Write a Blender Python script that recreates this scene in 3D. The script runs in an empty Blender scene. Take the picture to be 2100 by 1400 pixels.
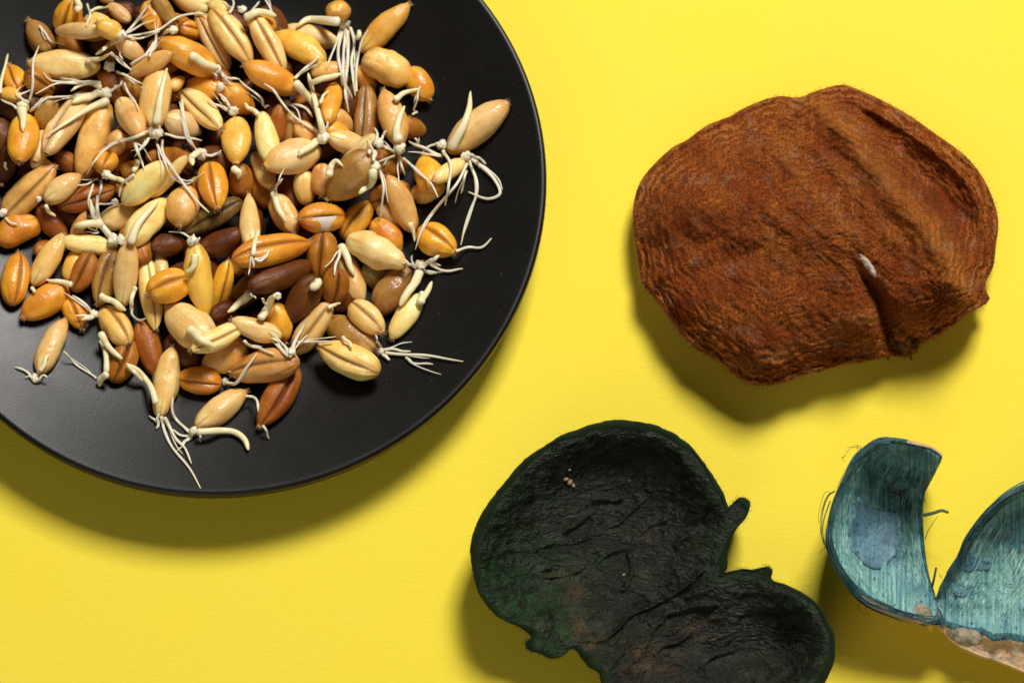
import bpy, math, random
import numpy as np
from mathutils import Vector, Matrix, noise as mnoise

SC = bpy.context.scene
COL = SC.collection
# ------------------------------------------------------------------ camera, world, lamp, exposure
DIST, TILT = 60.0, math.radians(16.0)      # one unit is a little over 7 mm
FPX = DIST * 100.0
CAM = np.array([0.0, -DIST * math.sin(TILT), DIST * math.cos(TILT)])
cd = bpy.data.cameras.new('camera'); cam = bpy.data.objects.new('camera', cd); COL.objects.link(cam)
cam.location = CAM; cam.rotation_euler = (TILT, 0, 0)
cd.sensor_width = 36.0; cd.lens = 36.0 * FPX / 2100.0
cd.clip_start = 1.0; cd.clip_end = 500.0
cd.dof.use_dof = True; cd.dof.focus_distance = DIST - 1.6; cd.dof.aperture_fstop = 0.17
SC.camera = cam
w = bpy.data.worlds.new('World'); SC.world = w; w.use_nodes = True
w.node_tree.nodes['Background'].inputs[0].default_value = (1.0, 0.92, 0.72, 1)
w.node_tree.nodes['Background'].inputs[1].default_value = 0.05
ld = bpy.data.lights.new('softbox', 'AREA'); ld.shape = 'SQUARE'; ld.size = 27.0
ld.energy = 116000.0; ld.color = (1.0, 0.965, 0.92)
lo = bpy.data.objects.new('softbox', ld); COL.objects.link(lo)
LDIR = Vector((0.21, 0.55, 0.80)).normalized()
lo.location = LDIR * 98.0
lo.rotation_euler = LDIR.to_track_quat('Z', 'Y').to_euler()
# weak fill lamp added in front to lift the shadows, low enough not to mirror in the plate
fd = bpy.data.lights.new('added_fill', 'AREA'); fd.shape = 'SQUARE'; fd.size = 60.0; fd.energy = 17000.0; fd.color = (1.0, .95, .80)
fo = bpy.data.objects.new('added_fill', fd); COL.objects.link(fo)
FDIR = Vector((-0.30, -0.78, 0.55)).normalized(); fo.location = FDIR * 95.0; fo.rotation_euler = FDIR.to_track_quat('Z', 'Y').to_euler()
SC.view_settings.view_transform = 'Standard'; SC.view_settings.look = 'None'
SC.view_settings.exposure = 0.0; SC.view_settings.gamma = 1.0
SC.render.engine = 'CYCLES'
try:
    SC.cycles.use_denoising = True; SC.cycles.denoiser = 'OPENIMAGEDENOISE'
    SC.cycles.max_bounces = 8; SC.cycles.diffuse_bounces = 4
except Exception:
    pass

# ------------------------------------------------------------------ helpers
def P2W(px, py, z):
    """the point of the plane at height z that the photograph shows at px, py"""
    px = np.asarray(px, float); py = np.asarray(py, float); z = np.asarray(z, float)
    u = (px - 1050.0) / FPX; v = (700.0 - py) / FPX
    dx, dy, dz = u, v * math.cos(TILT) + math.sin(TILT), v * math.sin(TILT) - math.cos(TILT)
    t = (z - CAM[2]) / dz
    return np.stack([CAM[0] + dx * t, CAM[1] + dy * t, np.broadcast_to(z, t.shape)], -1)

def mesh_obj(name, verts, faces, mat, parent=None, uv=None, mats=None, midx=None, smooth=True, attr=None):
    me = bpy.data.meshes.new(name)
    me.from_pydata([tuple(v) for v in verts], [], faces)
    if smooth:
        me.polygons.foreach_set('use_smooth', [True] * len(me.polygons))
    for m in (mats or [mat]):
        me.materials.append(m)
    if midx is not None:
        me.polygons.foreach_set('material_index', list(midx))
    if uv is not None:
        lay = me.uv_layers.new(name='UVMap')
        vi = np.empty(len(me.loops), np.int32); me.loops.foreach_get('vertex_index', vi)
        lay.data.foreach_set('uv', np.asarray(uv, float)[vi].ravel())
    for an, av in (attr or {}).items():
        me.attributes.new(an, 'FLOAT', 'POINT').data.foreach_set('value', np.asarray(av, np.float32))
    me.update()
    o = bpy.data.objects.new(name, me); COL.objects.link(o)
    if parent is not None: o.parent = parent
    return o

def empty(name, loc):
    o = bpy.data.objects.new(name, None); COL.objects.link(o); o.location = loc; o.empty_display_size = 0.2
    return o

def tag(o, label=None, cat=None, group=None, kind=None):
    if label: o['label'] = label
    if cat: o['category'] = cat
    if group: o['group'] = group
    if kind: o['kind'] = kind
    return o

def catmull(P, n):
    P = np.asarray(P, float)
    if len(P) < 2: return P
    Q = np.vstack([2 * P[0] - P[1], P, 2 * P[-1] - P[-2]])
    out = []
    for i in range(len(P) - 1):
        p0, p1, p2, p3 = Q[i:i + 4]
        for k in range(n):
            t = k / n
            out.append(0.5 * ((2 * p1) + (p2 - p0) * t + (2 * p0 - 5 * p1 + 4 * p2 - p3) * t * t + (3 * p1 - p0 - 3 * p2 + p3) * t ** 3))
    out.append(P[-1])
    return np.array(out)

def closed_catmull(P, n):
    P = np.asarray(P, float); m = len(P); out = []
    for i in range(m):
        p0, p1, p2, p3 = P[i - 1], P[i], P[(i + 1) % m], P[(i + 2) % m]
        for k in range(n):
            t = k / n
            out.append(0.5 * ((2 * p1) + (p2 - p0) * t + (2 * p0 - 5 * p1 + 4 * p2 - p3) * t * t + (3 * p1 - p0 - 3 * p2 + p3) * t ** 3))
    return np.array(out)

def polydist(X, Y, pts):
    """distance from every X, Y to an open polyline"""
    d = np.full(np.shape(X), 1e9)
    for (ax, ay), (bx, by) in zip(pts[:-1], pts[1:]):
        vx, vy = bx - ax, by - ay
        t = np.clip(((X - ax) * vx + (Y - ay) * vy) / (vx * vx + vy * vy + 1e-9), 0, 1)
        d = np.minimum(d, np.hypot(X - ax - t * vx, Y - ay - t * vy))
    return d

def nz(x, y, z=0.0, octv=4, rough=0.55):
    f = lambda a, b, c: mnoise.fractal(Vector((a, b, c)), rough, 2.1, octv, noise_basis='PERLIN_ORIGINAL')
    return np.array([f(a, b, c) for a, b, c in np.broadcast(x, y, z)]).reshape(np.broadcast(x, y, z).shape)

# ------------------------------------------------------------------ materials
class NT:
    def __init__(s, name):
        s.m = bpy.data.materials.new(name); s.m.use_nodes = True
        s.t = s.m.node_tree; s.b = s.t.nodes['Principled BSDF']
    def n(s, typ, **kw):
        nd = s.t.nodes.new(typ)
        for k, v in kw.items():
            if k.startswith('_'): setattr(nd, k[1:], v)
            else: s.set(nd.inputs[int(k[1:]) if k[0] == 'i' and k[1:].isdigit() else k.replace('__', ' ')], v)
        return nd
    def set(s, sock, v):
        if isinstance(v, bpy.types.NodeSocket): s.t.links.new(v, sock)
        else: sock.default_value = v
    def P(s, **kw):
        for k, v in kw.items(): s.set(s.b.inputs[k.replace('__', ' ')], v)
        return s
    def ramp(s, fac, stops, interp='LINEAR'):
        r = s.n('ShaderNodeValToRGB'); cr = r.color_ramp; cr.interpolation = interp
        while len(cr.elements) < len(stops): cr.elements.new(0.5)
        for e, (p, c) in zip(cr.elements, stops):
            e.position = p; e.color = (c if len(c) == 4 else (*c, 1)) if hasattr(c, '__len__') else (c, c, c, 1)
        s.set(r.inputs[0], fac); return r.outputs[0]
    def mix(s, fac, a, b, mode='MIX'):
        m = s.n('ShaderNodeMix', _data_type='RGBA', _blend_type=mode)
        s.set(m.inputs[0], fac)
        for i, v in ((6, a), (7, b)): s.set(m.inputs[i], v if isinstance(v, bpy.types.NodeSocket) or len(v) == 4 else (*v, 1))
        return m.outputs[2]
    def math(s, op, a, b=0.0, clamp=False):
        m = s.n('ShaderNodeMath', _operation=op, _use_clamp=clamp); s.set(m.inputs[0], a); s.set(m.inputs[1], b); return m.outputs[0]
    def noise(s, vec, scale, detail=4, rough=0.55, dist=0.0):
        nd = s.n('ShaderNodeTexNoise'); s.set(nd.inputs['Vector'], vec); nd.inputs['Scale'].default_value = scale
        nd.inputs['Detail'].default_value = detail; nd.inputs['Roughness'].default_value = rough; nd.inputs['Distortion'].default_value = dist
        return nd.outputs['Fac']
    def mapping(s, vec, scale, rot=(0, 0, 0)):
        m = s.n('ShaderNodeMapping'); s.set(m.inputs['Vector'], vec); m.inputs['Scale'].default_value = scale; m.inputs['Rotation'].default_value = rot
        return m.outputs[0]
    def bump(s, h, strength, dist, prev=None):
        b = s.n('ShaderNodeBump'); b.inputs['Strength'].default_value = strength; b.inputs['Distance'].default_value = dist
        s.set(b.inputs['Height'], h)
        if prev is not None: s.set(b.inputs['Normal'], prev)
        return b.outputs[0]

def grain_mat(name, base, alt, tip, rough=0.3):
    k = NT(name); oi = k.n('ShaderNodeObjectInfo'); tc = k.n('ShaderNodeTexCoord')
    uv = k.n('ShaderNodeSeparateXYZ', i0=tc.outputs['UV'])
    off = k.n('ShaderNodeVectorMath', _operation='ADD'); k.set(off.inputs[0], tc.outputs['Object'])
    sc = k.n('ShaderNodeVectorMath', _operation='SCALE'); k.set(sc.inputs[0], oi.outputs['Location']); sc.inputs[3].default_value = 3.0
    k.set(off.inputs[1], sc.outputs[0]); vec = off.outputs[0]
    c = k.mix(k.ramp(k.noise(vec, 1.9, 4, .6), [(.40, 0.0), (.62, 1.0)]), base, alt)
    c = k.mix(k.ramp(k.noise(vec, 1.1, 5, .65), [(.57, 0.0), (.68, .36)]), c, tip)
    # individual tint of the whole grain
    hs = k.n('ShaderNodeHueSaturation'); k.set(hs.inputs['Color'], c)
    k.set(hs.inputs['Hue'], k.math('ADD', k.math('MULTIPLY', oi.outputs['Random'], .020), .487))
    k.set(hs.inputs['Value'], k.math('ADD', k.math('MULTIPLY', oi.outputs['Random'], .28), .86)); c = hs.outputs[0]
    # brown germ and brush ends, brown skin in the crease, freckles
    v = uv.outputs[1]
    ends = k.math('MAXIMUM', k.ramp(v, [(.0, .85), (.16, 0.0)]), k.ramp(v, [(.86, 0.0), (1.0, .8)]))
    c = k.mix(k.math('MULTIPLY', ends, k.ramp(k.noise(vec, 6, 3), [(.3, .3), (.7, 1.0)])), c, tip)
    u = k.math('ABSOLUTE', k.math('SUBTRACT', uv.outputs[0], .5))
    germ = k.math('MULTIPLY', k.ramp(u, [(.36, 0.0), (.43, 1.0)]), k.ramp(v, [(.03, 0.0), (.06, 1.0), (.20, 1.0), (.29, 0.0)]))
    c = k.mix(k.math('MULTIPLY', germ, .55), c, tuple(min(1, x * 1.2 + .06) for x in base))
    gline = k.math('MULTIPLY', k.ramp(u, [(.30, 0.0), (.36, 1.0), (.43, 0.0)]), k.ramp(v, [(.02, 0.0), (.08, 1.0), (.28, 0.0)]))
    c = k.mix(k.math('MULTIPLY', gline, .6), c, tip)
    c = k.mix(k.ramp(u, [(.0, .9), (.012, .6), (.045, .0)]), c, tuple(x * .55 for x in tip))
    c = k.mix(k.ramp(k.noise(vec, 15, 2), [(.66, 0.0), (.74, .55)]), c, tip)
    c = k.mix(k.ramp(k.noise(k.mapping(tc.outputs['UV'], (46, 1.6, 1)), 1.0, 3), [(.45, 0.0), (.80, .17)]), c, tuple(x * .8 for x in tip))
    h = k.noise(k.mapping(tc.outputs['UV'], (60, 5, 1)), 1.0, 3)
    b = k.bump(h, .25, .02); b = k.bump(k.noise(vec, 9, 4), .3, .04, b)
    k.P(Base__Color=c, Roughness=k.ramp(k.noise(vec, 5, 3), [(.3, rough + .0), (.7, rough + .24)]), Normal=b)
    k.P(Subsurface__Weight=.35, Subsurface__Scale=.14, Specular__IOR__Level=.22 if rough > .31 else .5, Coat__Weight=.05 if rough > .31 else .24, Coat__Roughness=.10, Coat__Normal=k.bump(k.noise(vec, 4.5, 3, .6), .55, .10))
    k.b.inputs['Subsurface Radius'].default_value = (1.0, .42, .12)
    return k.m
GM = {
 'C': grain_mat('cream_grain', (.97, .71, .265), (.90, .54, .135), (.52, .21, .03)),
 'Y': grain_mat('yellow_cream_grain', (.98, .76, .32), (.95, .60, .165), (.64, .30, .035)),
 'T': grain_mat('tan_grain', (.86, .51, .145), (.72, .35, .065), (.42, .15, .018)),
 'L': grain_mat('light_amber_grain', (.92, .56, .10), (.83, .42, .045), (.50, .19, .02)),
 'A': grain_mat('amber_grain', (.88, .43, .032), (.76, .29, .016), (.44, .12, .012), .30),
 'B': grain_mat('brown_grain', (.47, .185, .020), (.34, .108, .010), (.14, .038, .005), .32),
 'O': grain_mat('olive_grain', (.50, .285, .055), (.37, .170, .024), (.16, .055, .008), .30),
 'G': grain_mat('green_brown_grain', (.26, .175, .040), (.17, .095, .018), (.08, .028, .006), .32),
 'D': grain_mat('shade_dark_red_grain', (.16, .046, .005), (.09, .023, .003), (.045, .011, .002), .34),  # dark red brown, deepened to stand in for shade low in the heap
 'W': grain_mat('pale_tan_grain', (.88, .63, .275), (.76, .46, .15), (.44, .20, .05)),
}
def sprout_mat(name, body, tipc, base, sss, rough=.34, alpha=1.0):
    k = NT(name); tc = k.n('ShaderNodeTexCoord'); oi = k.n('ShaderNodeObjectInfo')
    v = k.n('ShaderNodeSeparateXYZ', i0=tc.outputs['UV']).outputs[1]
    c = k.mix(k.ramp(v, [(.0, 1.0), (.22, 0.0)]), body, base)
    c = k.mix(k.ramp(v, [(.72, 0.0), (.97, 1.0)]), c, tipc)
    c = k.mix(k.math('MULTIPLY', k.noise(tc.outputs['Object'], 5, 3), .45), c, base)
    c = k.mix(k.math('MULTIPLY', k.ramp(k.noise(k.mapping(tc.outputs['UV'], (14, 2.5, 1)), 1.0, 3), [(.4, 0.0), (.8, 1.0)]), .22), c, tuple(x * .5 for x in base))
    k.P(Base__Color=c, Roughness=rough, Alpha=alpha, Subsurface__Weight=sss, Subsurface__Scale=.07, Specular__IOR__Level=.5,
        Normal=k.bump(k.noise(k.mapping(tc.outputs['UV'], (20, 6, 1)), 1.0, 3), .3, .012))
    k.b.inputs['Subsurface Radius'].default_value = (1.0, .7, .45)
    return k.m
M_SHOOT = sprout_mat('shoot', (.94, .83, .47), (.95, .88, .42), (.94, .84, .56), .3, .36, .95)
M_ROOT = sprout_mat('root', (.97, .91, .76), (.96, .88, .46), (.95, .84, .56), .2, .28, .86)
M_COLLAR = sprout_mat('root_collar', (.95, .84, .58), (.90, .70, .36), (.95, .88, .70), .3, .36, .92)
k = NT('starch'); k.P(Base__Color=(.80, .68, .55, 1), Roughness=.55, Subsurface__Weight=.3, Subsurface__Scale=.08); M_STARCH = k.m
k = NT('brush_hair'); k.P(Base__Color=(.50, .34, .17, 1), Roughness=.6); M_BRUSH = k.m

# ------------------------------------------------------------------ yellow paper
k = NT('yellow_paper'); tc = k.n('ShaderNodeTexCoord')
ob = tc.outputs['Object']
c = k.mix(k.ramp(k.noise(ob, .25, 3), [(.3, 0.0), (.7, 1.0)]), (.945, .755, .056), (.935, .765, .070))
c = k.mix(k.ramp(k.noise(k.mapping(ob, (3, 9, 1)), 2.0, 5, .65), [(.35, 0.0), (.75, .22)]), c, (.88, .64, .045))
f1 = k.noise(k.mapping(ob, (3.2, 11, 1), (0, 0, .06)), 1.6, 6, .62, .6); f2 = k.noise(ob, 16, 4, .6)
k.P(Base__Color=c, Roughness=.85, Specular__IOR__Level=.2, Normal=k.bump(f2, .25, .015, k.bump(f1, .22, .035)))
mesh_obj('ground', [(-70, -60, 0), (70, -60, 0), (70, 80, 0), (-70, 80, 0)], [(0, 1, 2, 3)], k.m)
tag(bpy.data.objects['ground'], 'flat sheet of bright yellow fibrous paper under everything', kind='structure')

# ------------------------------------------------------------------ plate
PC = np.array([-5.905, 3.05]); PR = 6.60
PROF = [(0, .58), (2.2, .58), (3.6, .60), (4.3, .68), (5.0, .86), (5.6, 1.055), (6.15, 1.245), (6.40, 1.332), (6.46, 1.352), (6.505, 1.364), (6.545, 1.364), (6.58, 1.348), (6.602, 1.315),
        (6.612, 1.22), (6.59, 1.09), (6.48, .99), (6.2, .86), (5.5, .60), (4.8, .40), (4.1, .28), (3.9, .22), (3.85, .0), (3.55, .0), (3.5, .16), (0, .16)]
def plate_z(r):
    a = np.array(PROF[:10]); return np.interp(r, a[:, 0], a[:, 1], right=0.0)
k = NT('matte_black_glaze'); tc = k.n('ShaderNodeTexCoord'); ob = tc.outputs['Object']
f = k.noise(ob, 26, 3, .6); g = k.noise(ob, 1.3, 4, .6)
c = k.mix(k.ramp(k.noise(ob, 60, 2), [(.45, 0.0), (.75, 1.0)]), (.0050, .0044, .0038), (.010, .009, .008))
c = k.mix(k.ramp(k.noise(ob, 22, 1), [(.76, 0.0), (.80, .5)]), c, (.16, .14, .12))
k.P(Base__Color=c, Roughness=k.ramp(g, [(.3, .345), (.7, .395)]), Specular__IOR__Level=.30, Normal=k.bump(f, .18, .012))
M_PLATE = k.m
def lathe(name, prof, n, mat, parent=None):
    vs, fs = [], []
    rows = []
    for r, z in prof:
        if r == 0: rows.append([len(vs)]); vs.append((0, 0, z)); continue
        rows.append(list(range(len(vs), len(vs) + n)))
        for i in range(n):
            a = 2 * math.pi * i / n; vs.append((r * math.cos(a), r * math.sin(a), z))
    for A, B in zip(rows[:-1], rows[1:]):
        for i in range(n):
            j = (i + 1) % n
            if len(A) == 1: fs.append((A[0], B[i], B[j]))
            elif len(B) == 1: fs.append((A[i], B[0], A[j]))
            else: fs.append((A[i], B[i], B[j], A[j]))
    return mesh_obj(name, vs, fs, mat, parent)
pp = np.array(PROF); dense = []
for a, b in zip(PROF[:-1], PROF[1:]): dense.append(a)
dense = [tuple(p) for p in catmull(PROF[1:20], 3)]
plate = lathe('plate', [(0, .58)] + dense + PROF[20:], 160, M_PLATE)
plate.location = (PC[0], PC[1], 0)
tag(plate, 'round matte black plate holding the heap of sprouted wheat', 'plate')
# one line per grain: G(label, layer, germ end, brush end, width, colour, crease, sprouts), all measured on the heap
GR = []
def G(label, layer, gx, gy, bx, by, w, col, crease=None, sp=(), **k):
    GR.append(dict(label=label, layer=layer, g=(gx, gy), b=(bx, by), w=w, col=col, crease=crease, sp=sp, **k))
def S(w0, w1, *p): return ('shoot', w0, w1, p)
def R(w0, w1, *p): return ('root', w0, w1, p)
def K(r, x, y): return ('root_collar', r, r, ((x, y),))

# ---- upper left
G("small amber grain with a white shoot stub at the upper left tip of the heap", 3, 152,14, 128,58, 58, 'A', 0, (S(18,14,(158,22),(162,10),(156,-4)),))
G("cream grain with translucent root wrapped around it beside the white stubbed amber grain", 2, 178,34, 226,62, 44, 'C', None, (R(8,7,(180,10),(184,30),(178,52)), S(10,5,(188,22),(205,17),(223,13))))
G("mustard grain whose root bundle fans out to the right near the top left", 4, 246,72, 202,52, 42, 'L', None, (K(14,250,72), R(9,6,(252,72),(275,52),(296,22),(310,-6)), R(9,7,(256,74),(290,70),(328,62),(366,36),(400,27),(424,30)), R(8,5,(254,72),(285,54),(318,40)), S(16,8,(246,80),(222,94),(196,112)), R(8,6,(256,76),(290,78),(326,66))))
G("pale tan grain with frayed grey tip pointing left under the fan of roots", 2, 222,88, 125,72, 34, 'W')
G("olive tan grain leaning against bare plate at the far upper left", 2, 100,106, 62,50, 52, 'O', None, (R(8,5,(82,54),(92,70),(106,84),(131,93)),))
G("plump cream grain lying flat with pale shoots on its right end, upper left", 4, 202,136, 66,130, 62, 'Y', None, (K(17,226,136), S(15,9,(178,124),(200,122),(224,112)), R(10,6,(240,146),(262,158),(292,172)), R(9,7,(228,108),(242,122),(270,142)), R(7,4,(250,124),(247,112),(244,104)), R(9,5,(204,168),(160,170),(118,168),(98,160),(88,150)), R(8,5,(206,172),(150,170),(112,174),(73,192))))
G("orange grain half cut by the left picture edge under a yellow shoot tip", 3, 42,190, 18,135, 48, 'A', -.2, (S(10,6,(0,190),(6,150),(17,112)),))
G("brownish tan grain with bent white shoot loop and long cream shoot, left of centre", 4, 216,212, 163,360, 66, 'T', None, (K(18,216,192), S(22,5,(218,206),(190,220),(150,243),(97,277)), S(12,7,(206,180),(186,172),(164,174),(147,187)), S(20,17,(204,190),(178,200),(152,209)), R(8,5,(204,190),(150,196),(108,199),(92,206),(78,224)), R(10,7,(228,188),(246,174),(252,168))))
G("greyish tan grain lying beneath the long cream shoot", 2, 176,196, 108,326, 58, 'W', .4)
G("dull grey brown grain between the orange collared grain and the greyish tan one", 1, 108,205, 84,256, 46, 'O')
G("orange grain wearing a white three armed sprout collar near the left edge", 4, 47,232, 46,336, 67, 'A', None, (K(20,47,218), S(30,8,(46,214),(46,240),(48,268)), R(11,6,(60,206),(66,178),(68,150),(70,122),(79,94)), R(9,5,(58,210),(40,196),(70,181)), R(9,6,(34,224),(20,212),(2,205)), R(10,6,(62,228),(74,216),(85,202)), R(8,5,(70,222),(86,206),(110,200),(146,196))))
G("dark amber sliver of grain with pale tip at the left edge", 1, 24,300, 4,366, 42, 'D', None, (S(8,5,(10,335),(14,350)),))
G("wet grey grain tucked behind the orange collared grain", 1, 98,262, 74,332, 46, 'W')
G("dark amber grain showing under the brush of the greyish tan grain", 1, 115,324, 158,346, 42, 'B')
G("cream grain mostly hidden above the long tan creased grain at left", 0, 66,330, 104,346, 34, 'C')
G("long tan creased grain at the left with frayed root end on the picture edge", 3, 6,436, 108,354, 60, 'T', .3, (K(12,6,436), R(8,6,(12,448),(22,456),(35,462))))
G("cream tan grain with chalky germ lying right of the long tan creased grain", 4, 94,412, 162,362, 50, 'C', None, (K(8,80,408), S(10,8,(92,422),(100,432),(112,444))))
G("brown grain standing below the chalky cream grain", 2, 82,424, 130,486, 50, 'B')
G("amber brown grain with lower crease behind two dangling roots", 2, 126,426, 226,386, 48, 'B', .4)
G("tiny bright amber grain end on above two dangling pale roots", 4, 214,360, 224,312, 54, 'A', .3, (K(12,217,358), S(14,12,(224,362),(240,366),(254,374)), R(8,5,(200,368),(180,376),(160,381)), R(9,8,(206,372),(207,390),(199,420),(197,462)), R(8,8,(190,378),(182,412),(190,440),(198,470))))
G("bright cream grain with white root curling round its lower end, mid left", 4, 252,408, 341,343, 58, 'Y', None, (K(10,236,414), R(10,7,(276,358),(254,374),(244,402)), R(8,6,(240,420),(222,417),(200,420))))
G("slim pale yellow grain right of the curled root cream grain", 3, 314,408, 388,346, 32, 'Y', None, (R(9,7,(352,362),(380,376),(404,368)),))
G("wrinkled brown grain below the starburst of roots", 2, 300,314, 394,332, 42, 'B')
G("cream grain with pale shoot pressed along it, two thirds down the left side", 4, 266,504, 341,408, 62, 'C', None, (S(22,13,(268,496),(282,464),(302,434),(324,411)), K(14,248,492)))
G("cream yellow grain pointing left from a wedge of translucent roots", 3, 234,502, 134,497, 42, 'Y', None, (K(18,232,492), R(20,9,(230,490),(208,460),(200,430),(198,402)), R(15,12,(226,488),(206,462),(190,440),(184,412)), S(22,16,(206,460),(180,458),(154,463)), R(8,5,(202,478),(190,470),(178,462))))
G("pale tan grain beneath the wedge of translucent roots", 2, 205,458, 282,434, 52, 'W')
G("thin tan grain edge left of the wedge of translucent roots", 1, 148,492, 176,442, 26, 'T')
G("amber grain with wrinkled right end cut by the left picture edge", 2, 74,452, -4,494, 60, 'A')
G("upright amber grain with a side crease alone on the plate at far left", 3, 26,624, 37,525, 56, 'A', .5, (S(10,8,(66,590),(70,598)),))
G("cream tan grain slanting down left beside the upright amber grain", 3, 68,580, 127,488, 46, 'C')
G("dark amber grain end peeping out above the slanting cream tan grain", 1, 76,524, 106,500, 36, 'B')
G("smooth amber grain with hairy tip below the upright amber grain", 3, 134,586, 54,650, 60, 'A')
G("narrow mustard grain between slanting cream tan and shiny olive grains", 2, 162,510, 138,572, 38, 'L')
G("dark amber creased grain pushing a white shoot to the left", 2, 152,594, 186,524, 48, 'B', 0, (S(16,7,(146,582),(122,578),(95,573)),))
G("shiny olive brown grain standing upright in front, lower left", 4, 232,508, 198,612, 60, 'O', .2)
G("cream grain with a little curled root below it, lower left of heap", 4, 248,618, 268,504, 50, 'C', None, (S(12,8,(276,590),(270,618),(268,634)), R(9,7,(270,630),(272,646),(284,655),(298,654))))
G("folded amber grain sprouting white stubs to the right, lower left", 3, 142,612, 166,670, 46, 'A', 0, (R(11,9,(194,648),(178,628),(150,607)), R(16,14,(196,646),(184,652),(168,655)), K(12,194,644)))
G("freckled tan grain with dark crease at the lower left of the heap", 4, 208,630, 265,706, 58, 'T', -.35, (S(16,14,(208,606),(230,618),(257,634)),))
G("amber brown grain under the freckled tan grain with a cream shoot leaning left", 2, 236,782, 264,700, 54, 'B', .15, (S(15,9,(217,762),(218,725),(204,700)), S(20,16,(218,768),(208,776),(203,790)), S(18,9,(208,684),(224,714),(250,734)), R(7,6,(197,776),(174,758),(150,742),(130,720))))
G("loose tan grain with forked white sprout lying alone on the plate at lower left", 3, 84,766, 130,658, 46, 'C', None, (K(13,74,776), S(13,8,(84,758),(92,742),(99,726)), R(10,6,(70,780),(58,764),(30,753)), R(9,6,(80,778),(90,770),(98,774))))
G("long smooth brown grain right of the freckled tan grain", 3, 290,662, 317,766, 52, 'B')
G("slim cream grain with dark crease left of the amber split grain", 3, 296,526, 317,664, 44, 'C', -.3)
G("small pale grain standing behind the slim creased cream grain", 2, 326,520, 336,592, 28, 'W')
G("glossy amber grain with central crease pointing left in the heap middle", 3, 388,566, 310,605, 66, 'A', 0)
G("big matte pale tan grain with yellow shoot folded on its lower end", 3, 432,706, 346,626, 78, 'W', None, (S(24,12,(388,676),(412,694),(437,712)),))
G("light amber grain with white forked sprout on top, middle of heap", 5, 402,508, 420,644, 56, 'L', None, (K(16,396,494), S(20,9,(401,524),(396,546),(381,560)), R(8,5,(392,488),(374,478),(347,476)), R(10,8,(398,490),(396,482)), R(9,8,(404,494),(408,488))))
G("amber grain with side crease right of the light amber sprouted grain", 3, 436,640, 470,545, 44, 'A', .5)
G("dark olive brown grain with a torn white germ in the shadowed middle", 2, 522,608, 636,548, 50, 'D', None, (S(24,12,(512,600),(492,622),(468,638)), R(8,5,(514,602),(526,612))))
G("large amber creased grain lying across the middle under a curled root", 4, 485,543, 627,490, 68, 'A', -.1)
G("upright cream grain with frayed top and curled root, centre", 5, 516,516, 508,398, 42, 'C', None, (S(13,9,(518,522),(524,495),(528,471)), R(10,8,(518,520),(517,534),(521,546)), R(10,7,(522,530),(534,535),(546,528),(550,511))))
G("olive green creased grain sloping under the upright cream grain", 2, 490,412, 384,476, 50, 'G', -.2)
G("dark reddish grain in the gap below the olive green creased grain", 1, 410,512, 494,480, 50, 'D')
G("dark brown grain left of the white forked sprout", 1, 312,512, 376,498, 46, 'D')
G("tan grain with dark brown blunt tip pointing down near the centre", 3, 384,384, 370,462, 64, 'T')
G("orange creased grain standing upright right of the long thin root, centre", 5, 432,332, 446,430, 64, 'A', .05, (K(18,412,316), S(18,14,(408,312),(394,322),(394,338)), R(9,6,(402,308),(384,284),(374,240),(369,208)), R(12,7,(424,318),(440,318),(454,308))))
G("big smooth light amber grain with white fringe above it, heap centre", 5, 484,240, 487,338, 62, 'L', None, (K(18,478,226), R(10,6,(466,226),(446,216),(426,207)), R(10,7,(472,218),(460,204),(443,182))))
G("smooth slim yellow cream grain right of the big light amber grain", 4, 538,230, 555,336, 48, 'Y', None, (S(13,8,(528,234),(512,222),(501,213)), R(8,6,(541,216),(536,205),(514,184),(491,164)), R(8,8,(542,220),(552,216))))
G("cream grain slanting below the slim yellow cream grain", 3, 520,310, 556,386, 40, 'C')
G("fat glossy cream yellow grain with upright tall shoot in the heap middle", 5, 652,298, 550,350, 72, 'Y', None, (K(20,664,282), S(17,9,(664,276),(652,236),(642,186),(632,152)), S(20,16,(650,290),(630,304),(612,318)), R(9,7,(650,270),(608,242),(580,212),(560,185),(541,171)), R(9,7,(668,268),(672,250))))
G("round dark amber grain end with a white flap, right of the orange creased grain", 3, 496,346, 496,398, 52, 'B', None, (S(18,14,(478,346),(490,352),(488,364)),))
G("pinkish pale grain behind the yellow two toned grain", 1, 342,250, 404,264, 56, 'W')
G("bright yellow two toned grain sloping right with a root hanging from its top", 4, 376,188, 456,276, 56, 'Y', .45, (R(10,6,(374,206),(378,240),(386,280),(402,310)),))
G("large cream grain with long flat shoot and starburst of roots below", 5, 316,260, 327,142, 66, 'C', None, (K(24,319,272), S(21,10,(320,252),(328,205),(342,143)), R(11,6,(302,270),(270,284),(231,298),(196,326),(178,356)), R(10,5,(304,284),(292,304),(274,321)), R(10,6,(320,290),(334,322),(345,353)), R(10,7,(334,288),(336,318),(366,366),(400,408),(429,434)), R(9,7,(340,276),(370,282),(414,288))))
G("cream tan grain between the long cream shoot and starburst grain, with a limp root", 3, 246,200, 288,284, 50, 'C', None, (R(15,5,(274,288),(284,312),(295,349)), R(9,6,(254,172),(268,196),(284,226))))
G("small shaded tan grain left of the starburst roots", 1, 248,274, 224,316, 42, 'T')
G("glossy light amber grain with a white sprout on its lower right end, top centre", 5, 437,140, 338,93, 66, 'A', None, (K(13,444,142), S(22,18,(392,115),(416,127),(444,140)), R(9,6,(436,144),(445,159)), R(11,7,(448,146),(468,160),(490,163))))
G("orange brown grain partly hidden beneath the glossy light amber grain", 2, 384,170, 452,192, 52, 'A', None, (K(12,452,178),))
G("dark amber grain beside the white fringe above the big light amber grain", 3, 466,182, 514,222, 56, 'A')
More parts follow.
